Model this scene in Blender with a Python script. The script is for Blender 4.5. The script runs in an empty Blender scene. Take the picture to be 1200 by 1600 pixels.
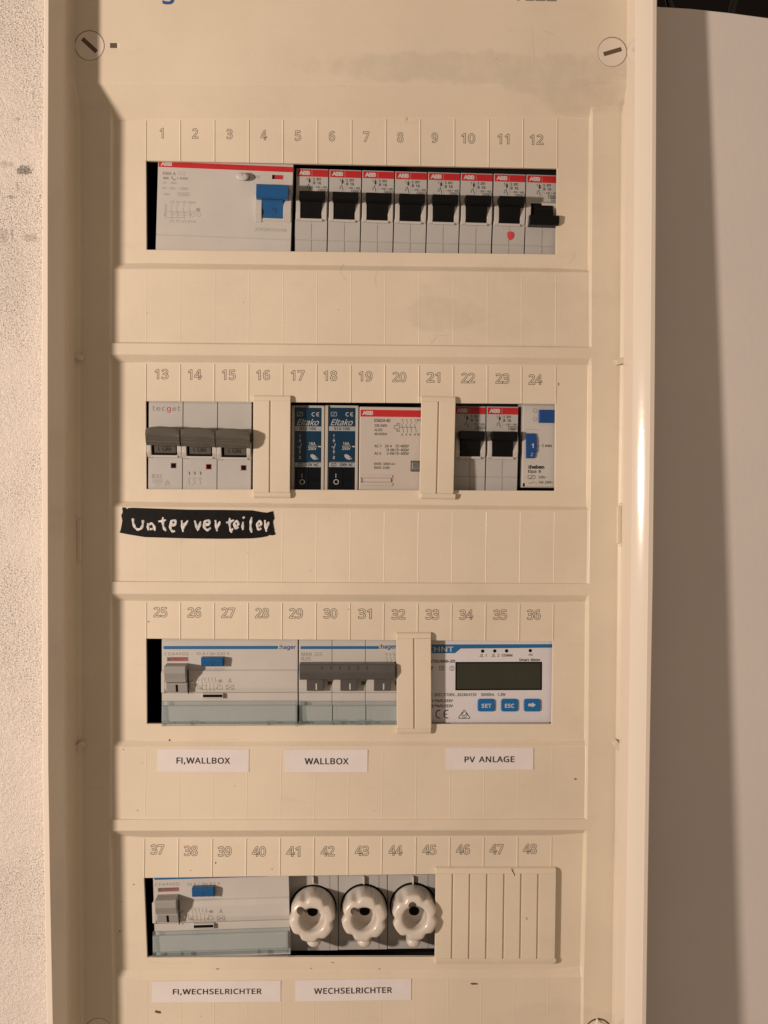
import bpy, bmesh, math, random
from mathutils import Vector, Matrix
random.seed(7)
S = 1.0 / 3000.0            # one authoring unit is a third of a millimetre
C = bpy.context.scene.collection

# ------------------------------------------------------------------ camera
F = 1850.0
RX, RY, RZ = (0.0264, -0.0299, 0.0055)
TX, TY, TZ = (-371.3, -547.2, 1850.0)
def rot(a, b, c):
    X = Matrix(((1,0,0),(0,math.cos(a),-math.sin(a)),(0,math.sin(a),math.cos(a))))
    Y = Matrix(((math.cos(b),0,math.sin(b)),(0,1,0),(-math.sin(b),0,math.cos(b))))
    Z = Matrix(((math.cos(c),-math.sin(c),0),(math.sin(c),math.cos(c),0),(0,0,1)))
    return X @ Y @ Z
R = rot(RX, RY, RZ)
CAM = -(R.transposed() @ Vector((TX, TY, TZ)))          # x right, y down, z away
def W(x, y, d): return Vector((x*S, -d*S, -y*S))        # author space (d towards the viewer) to Blender
def AT(px, py, d=0.0):                                  # measured photo point on the plane at depth d, author space
    v = R.transposed() @ Vector(((px-600)/F, (py-800)/F, 1.0))
    t = (-d - CAM.z) / v.z
    p = CAM + v*t
    return p.x, p.y
sc = bpy.context.scene
cam = bpy.data.cameras.new('camera'); co = bpy.data.objects.new('camera', cam); C.objects.link(co)
def bv(v): return Vector((v.x, v.z, -v.y))
r_, u_, f_ = bv(R[0].copy()), -bv(R[1].copy()), bv(R[2].copy())
m4 = Matrix(((r_.x,u_.x,-f_.x,0),(r_.y,u_.y,-f_.y,0),(r_.z,u_.z,-f_.z,0),(0,0,0,1)))
m4.translation = bv(CAM)*S
co.matrix_world = m4
cam.sensor_fit = 'AUTO'; cam.sensor_width = 36.0; cam.lens = 36.0*F/1600.0
cam.clip_start = 0.01; cam.clip_end = 20
sc.camera = co
# ------------------------------------------------------------------ light
w = bpy.data.worlds.new('World'); sc.world = w; w.use_nodes = True
w.node_tree.nodes['Background'].inputs[0].default_value = (1.0, 0.74, 0.535, 1)
w.node_tree.nodes['Background'].inputs[1].default_value = 0.275

la = bpy.data.lights.new('side_bulb', 'POINT'); la.energy = 37.5; la.color = (1.0, 0.82, 0.685); la.shadow_soft_size = 0.032  # warm bulb to the left, about level with the panel's middle
lo = bpy.data.objects.new('bulb_light', la); C.objects.link(lo); lo.location = W(-1900, 727-251, 2000)
sc.view_settings.view_transform = 'Standard'; sc.view_settings.look = 'None'
sc.view_settings.exposure = 0.04; sc.view_settings.gamma = 1

# ------------------------------------------------------------------ materials
MATS = {}
def lin(c): return tuple((v/12.92 if v <= 0.04045 else ((v+0.055)/1.055)**2.4) for v in c)
def mat(name, col, rough=0.45, bump=0.0, bscale=900, var=0.0, vscale=14, metal=0.0, trans=0.0, spec=0.5, coat=0.0, alpha=1.0):
    m = bpy.data.materials.new(name); m.use_nodes = True
    nt = m.node_tree; b = nt.nodes['Principled BSDF']
    b.inputs['Base Color'].default_value = (*col, 1); b.inputs['Roughness'].default_value = rough
    b.inputs['Metallic'].default_value = metal; b.inputs['Transmission Weight'].default_value = trans
    b.inputs['Specular IOR Level'].default_value = spec; b.inputs['Coat Weight'].default_value = coat
    tc = nt.nodes.new('ShaderNodeTexCoord')
    if bump:
        n = nt.nodes.new('ShaderNodeTexNoise'); n.inputs['Scale'].default_value = bscale; n.inputs['Detail'].default_value = 3
        nt.links.new(tc.outputs['Object'], n.inputs['Vector'])
        bp = nt.nodes.new('ShaderNodeBump'); bp.inputs['Strength'].default_value = bump; bp.inputs['Distance'].default_value = 0.0004
        nt.links.new(n.outputs['Fac'], bp.inputs['Height']); nt.links.new(bp.outputs[0], b.inputs['Normal'])
    if var:
        n = nt.nodes.new('ShaderNodeTexNoise'); n.inputs['Scale'].default_value = vscale; n.inputs['Detail'].default_value = 5
        n.inputs['Roughness'].default_value = 0.6
        nt.links.new(tc.outputs['Object'], n.inputs['Vector'])
        r = nt.nodes.new('ShaderNodeMapRange'); r.inputs['From Min'].default_value = 0.3; r.inputs['From Max'].default_value = 0.7
        r.inputs['To Min'].default_value = 1-var; r.inputs['To Max'].default_value = 1+var*0.5
        nt.links.new(n.outputs['Fac'], r.inputs['Value'])
        mx = nt.nodes.new('ShaderNodeVectorMath'); mx.operation = 'SCALE'; mx.inputs[0].default_value = col
        nt.links.new(r.outputs[0], mx.inputs['Scale']); nt.links.new(mx.outputs[0], b.inputs['Base Color'])
        r2 = nt.nodes.new('ShaderNodeMapRange'); r2.inputs['To Min'].default_value = max(0.05, rough-0.12); r2.inputs['To Max'].default_value = rough+0.12
        nt.links.new(n.outputs['Fac'], r2.inputs['Value']); nt.links.new(r2.outputs[0], b.inputs['Roughness'])
    MATS[name] = m
    return m
mat('frame_plastic', (0.74,0.67,0.585), 0.13, 0.04, 260, spec=0.32)
mat('device_grey', (0.44,0.43,0.415), 0.42, 0.06, 1500, 0.05, 40)
mat('device_light', (0.51,0.49,0.465), 0.42, 0.05, 1500, 0.05, 40)
mat('contactor_beige', (0.50,0.45,0.41), 0.5, 0.05, 1500, 0.04, 40)
mat('relay_side', (0.45,0.41,0.36), 0.5, 0.05, 1500, 0.05, 40)
mat('meter_white', (0.62,0.605,0.64), 0.5, 0.03, 1500, 0.04, 30)
mat('lever_grey', (0.30,0.295,0.29), 0.45, 0.08, 1500, 0.06, 60)
mat('lever_dark', (0.085,0.082,0.08), 0.42, 0.10, 1500, 0.10, 60)
mat('lever_taupe', (0.085,0.078,0.066), 0.42, 0.15, 1200, 0.10, 60)
mat('black_plastic', (0.002,0.0022,0.003), 0.42, 0.1, 1500, 0.2, 80, spec=0.2)
mat('blue_plastic', (0.006,0.085,0.25), 0.35, 0.08, 1200, 0.08, 60)
mat('bright_blue', (0.004,0.125,0.36), 0.4, 0.0, 0, 0.05, 60)
mat('blue_ink', (0.008,0.12,0.29), 0.5)
mat('navy_ink', (0.02,0.09,0.25), 0.5)
mat('red_ink', (0.47,0.013,0.018), 0.45, 0, 0, 0.06, 70)
mat('red_flag', (0.40,0.02,0.025), 0.45, 0, 0, 0.2, 90)
mat('red_faded', (0.33,0.10,0.10), 0.5, 0, 0, 0.3, 140)
mat('white_ink', (0.52,0.51,0.50), 0.5)
mat('tag_ink', (0.36,0.38,0.41), 0.5)
mat('timer_blue', (0.004,0.055,0.22), 0.4)
mat('pale_ink', (0.33,0.37,0.42), 0.5)
mat('black_ink', (0.022,0.02,0.022), 0.55)
mat('grey_ink', (0.20,0.185,0.17), 0.6)
mat('faint_ink', (0.31,0.29,0.27), 0.6)
mat('engraved_line', (0.095,0.068,0.045), 0.6)
mat('paper', (0.70,0.655,0.66), 0.65, 0.08, 900, 0.05, 50)
mat('black_tape', (0.0035,0.0035,0.004), 0.4, 0.25, 260, 0.2, 60, spec=0.25)
mat('paint_pen', (0.66,0.64,0.64), 0.55, 0.4, 900, 0.38, 420)
mat('ceramic', (0.62,0.57,0.515), 0.24, 0.03, 300, 0.06, 60, coat=0.15)
mat('scuff', (0.565,0.485,0.38), 0.8)
mat('screw_plastic', (0.68,0.605,0.53), 0.35, 0.05, 600, 0.04, 40)
mat('metal', (0.17,0.17,0.165), 0.5, 0.2, 900, 0.4, 300, metal=0.3)
mat('inner_black', (0.004,0.004,0.004), 0.8, spec=0.1)
mat('dark_interior', (0.012,0.010,0.010), 0.9)
mat('lcd', (0.038,0.040,0.029), 0.3, 0, 0, 0.1, 40, spec=0.3)
mat('relay_blue', (0.005,0.034,0.072), 0.16, 0, 0, 0.12, 60, spec=0.35)
mat('relay_black', (0.003,0.005,0.009), 0.2, 0, 0, 0.1, 60, spec=0.25)
mat('relay_tag', (0.30,0.33,0.36), 0.4)
mat('dirt_and_shade', (0.11,0.075,0.045), 0.9)  # real specks, and the shade painted into screw slots, grooves and the hole
mat('white_board', (0.69,0.645,0.615), 0.5, 0.25, 260, 0.05, 9)
mat('red_pen', (0.60,0.05,0.06), 0.5, 0, 0, 0.25, 700)
mat('seam', (0.10,0.095,0.09), 0.8)
mat('cable_black', (0.012,0.012,0.014), 0.4)

def nodes(m): return m.node_tree.nodes, m.node_tree.links, m.node_tree.nodes['Principled BSDF']
# transparent label holders: thin tinted clear plastic
g = mat('clear_blue', (0.45,0.52,0.55), 0.05)
n, l, b = nodes(g)
b.inputs['Transmission Weight'].default_value = 0.0; b.inputs['Roughness'].default_value = 0.06
tr = n.new('ShaderNodeBsdfTransparent'); tr.inputs[0].default_value = (0.915,0.945,0.955,1)
ms = n.new('ShaderNodeMixShader'); ms.inputs[0].default_value = 0.09
l.new(tr.outputs[0], ms.inputs[1]); l.new(b.outputs[0], ms.inputs[2]); l.new(ms.outputs[0], n['Material Output'].inputs['Surface'])
# aged cream cover with smudges
m = mat('cream_plastic', (0.68,0.60,0.483), 0.36, 0.12, 420)
n, l, b = nodes(m)
tc = n.new('ShaderNodeTexCoord')
def noise(scale, detail=5, rough=0.6, stretch=None, off=(0,0,0)):
    t = n.new('ShaderNodeTexNoise'); t.inputs['Scale'].default_value = scale; t.inputs['Detail'].default_value = detail; t.inputs['Roughness'].default_value = rough
    mp = n.new('ShaderNodeMapping'); mp.inputs['Scale'].default_value = stretch or (1,1,1); mp.inputs['Location'].default_value = off
    l.new(tc.outputs['Object'], mp.inputs[0]); l.new(mp.outputs[0], t.inputs['Vector'])
    return t.outputs['Fac']
def ramp(v, a, b_, ta=0.0, tb=1.0):
    r = n.new('ShaderNodeMapRange'); r.interpolation_type = 'SMOOTHSTEP'
    r.inputs['From Min'].default_value = a; r.inputs['From Max'].default_value = b_; r.inputs['To Min'].default_value = ta; r.inputs['To Max'].default_value = tb
    l.new(v, r.inputs['Value']); return r.outputs[0]
def math2(op, a, b_):
    q = n.new('ShaderNodeMath'); q.operation = op
    for i, v in enumerate((a, b_)):
        if isinstance(v, (int, float)): q.inputs[i].default_value = v
        else: l.new(v, q.inputs[i])
    return q.outputs[0]
sx = n.new('ShaderNodeSeparateXYZ'); l.new(tc.outputs['Object'], sx.inputs[0])
PX, PY = AT(547, 800, 0)
def blob(px, py, rx, ry, edge=0.35):                    # elliptical smudge with a ragged edge, on the cover itself
    x, y = AT(px, py); x -= PX; y -= PY
    dx = math2('MULTIPLY', math2('SUBTRACT', sx.outputs['X'], x*S), 1/(rx*S))
    dz = math2('MULTIPLY', math2('ADD', sx.outputs['Z'], y*S), 1/(ry*S))
    q = math2('ADD', math2('MULTIPLY', dx, dx), math2('MULTIPLY', dz, dz))
    q = math2('ADD', q, math2('MULTIPLY', math2('SUBTRACT', noise(45, 6, 0.65), 0.5), 3.2))
    return ramp(q, 1.0-edge*1.6, 1.25, 1.0, 0.0)
base = ramp(noise(9, 6), 0.3, 0.7, 0.93, 1.04)
sm = blob(760, 118, 250, 26, 0.25)
sm = math2('MAXIMUM', sm, blob(900, 150, 75, 30))
sm = math2('MAXIMUM', sm, blob(690, 490, 70, 30))
sm = math2('MAXIMUM', sm, math2('MULTIPLY', blob(790, 470, 170, 60), 0.5))
sm = math2('MAXIMUM', sm, math2('MULTIPLY', blob(840, 140, 60, 14), 1.0))
sm = math2('MAXIMUM', sm, math2('MULTIPLY', blob(870, 1600, 130, 40), 0.6))
sm = math2('MAXIMUM', sm, math2('MULTIPLY', blob(620, 960, 300, 60), 0.3))
wisp = ramp(noise(40, 8, 0.7, (1, 1, 3), (3, 0, 1)), 0.56, 0.75)
sm2 = math2('MULTIPLY', wisp, 0.06)
fine = math2('MULTIPLY', ramp(noise(700, 2, 0.5), 0.735, 0.78), 0.14)
tot = math2('ADD', math2('ADD', math2('MULTIPLY', math2('MULTIPLY', sm, ramp(noise(110, 6, 0.7), 0.3, 0.65, 0.45, 1.0)), 0.125), sm2), fine)
fac = math2('MULTIPLY', base, math2('SUBTRACT', 1.0, tot))
vm = n.new('ShaderNodeVectorMath'); vm.operation = 'SCALE'; vm.inputs[0].default_value = (0.68,0.60,0.483)
l.new(fac, vm.inputs['Scale']); l.new(vm.outputs[0], b.inputs['Base Color'])
l.new(math2('ADD', ramp(noise(30, 5), 0.3, 0.7, 0.30, 0.44), math2('MULTIPLY', sm, 0.12)), b.inputs['Roughness'])
# plaster wall
m = mat('plaster', (0.80,0.74,0.69), 0.9)
n, l, b = nodes(m)
tc = n.new('ShaderNodeTexCoord'); sx = n.new('ShaderNodeSeparateXYZ'); l.new(tc.outputs['Object'], sx.inputs[0])
grain = noise(1500, 4, 0.7); pits = noise(620, 5, 0.7, None, (5,2,1)); lump = noise(120, 4, 0.6)
ht = math2('ADD', math2('ADD', math2('MULTIPLY', grain, 0.6), math2('MULTIPLY', pits, 0.8)), math2('MULTIPLY', lump, 0.8))
bp = n.new('ShaderNodeBump'); bp.inputs['Strength'].default_value = 1.0; bp.inputs['Distance'].default_value = 0.0014
l.new(ht, bp.inputs['Height']); l.new(bp.outputs[0], b.inputs['Normal'])
area = ramp(noise(17, 3, 0.5, None, (1.2,0,4)), 0.40, 0.60)
sp = ramp(noise(1300, 4, 0.75, None, (9,1,3)), 0.50, 0.63)
spk = math2('MULTIPLY', math2('MULTIPLY', sp, math2('ADD', math2('MULTIPLY', area, 0.7), 0.3)), 0.85)
def blobw(px, py, rx, ry, k):
    x, y = AT(px, py, 60)
    dx = math2('MULTIPLY', math2('SUBTRACT', sx.outputs['X'], x*S), 1/(rx*S))
    dz = math2('MULTIPLY', math2('ADD', sx.outputs['Z'], y*S), 1/(ry*S))
    q = math2('ADD', math2('MULTIPLY', dx, dx), math2('MULTIPLY', dz, dz))
    q = math2('ADD', q, math2('MULTIPLY', math2('SUBTRACT', noise(800, 5, 0.8), 0.5), 9.0))
    return math2('MULTIPLY', ramp(q, 0.2, 1.3, 1.0, 0.0), k)
st = blobw(38, 266, 13, 7, 0.75)
for a in ((27,290,1.6,10,0.4),(17,308,7,3,0.5),(8,257,14,5,0.25),(4,370,10,14,0.3),(19,366,2,12,0.45),(48,371,12,6,0.35),(28,186,5,2,0.4),(52,150,1.2,9,0.4),(20,440,22,60,0.10)):
    st = math2('MAXIMUM', st, blobw(*a))
k = math2('SUBTRACT', 1.0, math2('MAXIMUM', spk, st))
vm = n.new('ShaderNodeVectorMath'); vm.operation = 'SCALE'; vm.inputs[0].default_value = (0.80,0.74,0.69)
l.new(k, vm.inputs['Scale']); l.new(vm.outputs[0], b.inputs['Base Color'])

# ------------------------------------------------------------------ mesh helpers
class MB:
    """Collects shapes (author units, local to a thing) and links them as one mesh."""
    def __init__(s, dev): s.dev = dev; s.v = []; s.f = []; s.mi = []; s.sm = []; s.mats = []
    def _m(s, m):
        if m not in s.mats: s.mats.append(m)
        return s.mats.index(m)
    def add(s, vs, fs, m, smooth=False):
        o = len(s.v); s.v += [tuple(x) for x in vs]; k = s._m(m)
        for q in fs: s.f.append(tuple(i+o for i in q)); s.mi.append(k); s.sm.append(smooth)
    def addbm(s, bm, m, smooth=False):
        bm.verts.index_update(); s.add([v.co.copy() for v in bm.verts], [[v.index for v in f.verts] for f in bm.faces], m, smooth); bm.free()
    def rect(s, x0, y0, x1, y1, h):
        D = s.dev; a = D.P(x0, y0, h); b = D.P(x1, y0, h); c = D.P(x0, y1, h)
        return a.x, a.y, b.x, c.y
    def box(s, x0, y0, x1, y1, h0, h1, m, bev=0.6, seg=1):
        X0, Y0, X1, Y1 = s.rect(x0, y0, x1, y1, h1)
        s.rawbox(X0, Y0, X1, Y1, h0, h1, m, bev, seg)
    def rawbox(s, X0, Y0, X1, Y1, h0, h1, m, bev=0.6, seg=1):
        s.rawpoly([(X0,Y0),(X1,Y0),(X1,Y1),(X0,Y1)], h0, h1, m, bev, seg)
    def rawpoly(s, pts, h0, h1, m, bev=0.0, seg=1, smooth=False, sidebev=True):
        bm = bmesh.new(); n = len(pts)
        a = [bm.verts.new((p[0], p[1], h0)) for p in pts]; b = [bm.verts.new((p[0], p[1], h1)) for p in pts]
        bm.faces.new(a[::-1]); bm.faces.new(b)
        for i in range(n): bm.faces.new((a[i], a[(i+1)%n], b[(i+1)%n], b[i]))
        bmesh.ops.recalc_face_normals(bm, faces=bm.faces)
        if bev > 0:
            if sidebev and n <= 8: es = list(bm.edges)
            else: es = [e for e in bm.edges if e.verts[0] in b and e.verts[1] in b]
            bmesh.ops.bevel(bm, geom=es, offset=bev, segments=seg, affect='EDGES', profile=0.5, clamp_overlap=True)
        s.addbm(bm, m, smooth)
    def poly(s, pts, h0, h1, m, bev=0.0, seg=1):
        q = []
        for p in pts:
            v = s.dev.P(p[0], p[1], h1); q.append((v.x, v.y))
        s.rawpoly(q, h0, h1, m, bev, seg)
    def rrect(s, x0, y0, x1, y1, r, h0, h1, m, bev=0.0, seg=1):
        X0, Y0, X1, Y1 = s.rect(x0, y0, x1, y1, h1); pts = []
        for cx, cy, a0 in ((X1-r,Y0+r,-90),(X1-r,Y1-r,0),(X0+r,Y1-r,90),(X0+r,Y0+r,180)):
            for k in range(5):
                a = math.radians(a0+22.5*k); pts.append((cx+r*math.cos(a), cy+r*math.sin(a)))
        s.rawpoly(pts, h0, h1, m, bev, seg)
    def flat(s, x0, y0, x1, y1, h, m):
        X0, Y0, X1, Y1 = s.rect(x0, y0, x1, y1, h)
        s.add([(X0,Y0,h),(X1,Y0,h),(X1,Y1,h),(X0,Y1,h)], [(0,1,2,3)], m)
    def fpoly(s, pts, h, m):
        q = [s.dev.P(a, b, h) for a, b in pts]
        s.add([(v.x, v.y, h) for v in q], [tuple(range(len(q)))], m)
    def line(s, x0, y0, x1, y1, wd, h, m, th=0.0):
        a = s.dev.P(x0, y0, h); b = s.dev.P(x1, y1, h); d = Vector((b.x-a.x, b.y-a.y)); L = d.length or 1; nx, ny = -d.y/L*wd/2, d.x/L*wd/2
        q = [(a.x+nx,a.y+ny),(b.x+nx,b.y+ny),(b.x-nx,b.y-ny),(a.x-nx,a.y-ny)]
        if th: s.rawpoly(q, h-th, h, m, 0)
        else: s.add([(p[0],p[1],h) for p in q], [(0,1,2,3)], m)
    def pline(s, pts, wd, h, m):
        for a, b in zip(pts, pts[1:]): s.line(a[0], a[1], b[0], b[1], wd, h, m)
    def slab(s, x0, x1, prof, m, ref):
        X0 = s.dev.P(x0, prof[0][0], ref).x; X1 = s.dev.P(x1, prof[0][0], ref).x; vs = []; n = len(prof)
        for y, h in prof:
            Y = s.dev.P(x0, y, ref).y; vs += [(X0, Y, h), (X1, Y, h)]
        s.add(vs, [(2*i, 2*i+1, 2*i+3, 2*i+2) for i in range(n-1)], m)
    def ring(s, px, py, r, wd, h, m, n=20, a0=0, a1=360, ry=None):
        c = s.dev.P(px, py, h); ry = ry or r; vs = []; fs = []
        for i in range(n+1):
            a = math.radians(a0+(a1-a0)*i/n)
            for q in (0, 1):
                k = -wd/2 if q == 0 else wd/2
                vs.append((c.x+(r+k)*math.cos(a), c.y+(ry+k)*math.sin(a), h))
        for i in range(n): fs.append((2*i, 2*i+1, 2*i+3, 2*i+2))
        s.add(vs, fs, m)
    def disc(s, px, py, r, h0, h1, m, n=24, bev=0.0, ry=None):
        c = s.dev.P(px, py, h1); ry = ry or r
        pts = [(c.x+r*math.cos(2*math.pi*i/n), c.y+ry*math.sin(2*math.pi*i/n)) for i in range(n)]
        if h0 is None: s.add([(p[0],p[1],h1) for p in pts], [tuple(range(n))], m)
        else: s.rawpoly(pts, h0, h1, m, bev, 2)
    def prism(s, x0, x1, prof, m, smooth=False, bev=0.0, ref=None):
        """profile [(y,h)] (closed) swept from x0 to x1"""
        hm = ref if ref is not None else max(p[1] for p in prof)
        X0 = s.dev.P(x0, prof[0][0], hm).x; X1 = s.dev.P(x1, prof[0][0], hm).x
        pr = [(s.dev.P(x0, y, hm).y, h) for y, h in prof]; n = len(pr)
        bm = bmesh.new()
        a = [bm.verts.new((X0, y, h)) for y, h in pr]; b = [bm.verts.new((X1, y, h)) for y, h in pr]
        bm.faces.new(a); bm.faces.new(b[::-1])
        for i in range(n): bm.faces.new((a[i], b[i], b[(i+1)%n], a[(i+1)%n]))
        bmesh.ops.recalc_face_normals(bm, faces=bm.faces)
        if bev: bmesh.ops.bevel(bm, geom=list(bm.edges), offset=bev, segments=1, affect='EDGES', clamp_overlap=True)
        s.addbm(bm, m, smooth)
    def text(s, t, x0, y0, x1, y1, h, m, bold=0.0, shear=0.0, outline=0.0, space=1.0):
        if m == 'black_ink': bold = max(bold, .018)
        X0, Y0, X1, Y1 = s.rect(x0, y0, x1, y1, h)
        vs, fs = glyphs(t, bold, shear, outline, space)
        if not vs: return
        ax = min(v[0] for v in vs); bx = max(v[0] for v in vs); ay = min(v[1] for v in vs); by = max(v[1] for v in vs)
        kx = (X1-X0)/(bx-ax); ky = (Y1-Y0)/(by-ay)
        s.add([(X0+(v[0]-ax)*kx, Y1-(v[1]-ay)*ky, h+v[2]*(ky if outline else 0)) for v in vs], fs, m, False)
    def build(s, name, parent=None, label=None, smooth_angle=None, kind=None, bevmod=None):
        me = bpy.data.meshes.new(name)
        me.from_pydata([(v[0]*S, -v[2]*S, -v[1]*S) for v in s.v], [], s.f)
        for m in s.mats: me.materials.append(MATS[m])
        me.polygons.foreach_set('material_index', s.mi); me.polygons.foreach_set('use_smooth', s.sm)
        bm = bmesh.new(); bm.from_mesh(me)
        bmesh.ops.reverse_faces(bm, faces=bm.faces); bm.to_mesh(me); bm.free()
        me.update()
        if smooth_angle:
            me.polygons.foreach_set('use_smooth', [True]*len(me.polygons)); me.set_sharp_from_angle(angle=math.radians(smooth_angle))
        o = bpy.data.objects.new(name, me); C.objects.link(o); o.parent = parent
        if label: o['label'] = label
        if kind: o['kind'] = kind
        if bevmod:
            b = o.modifiers.new('bevel', 'BEVEL'); b.width = bevmod*S; b.segments = 2; b.limit_method = 'ANGLE'; b.angle_limit = math.radians(24)
        return o
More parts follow.
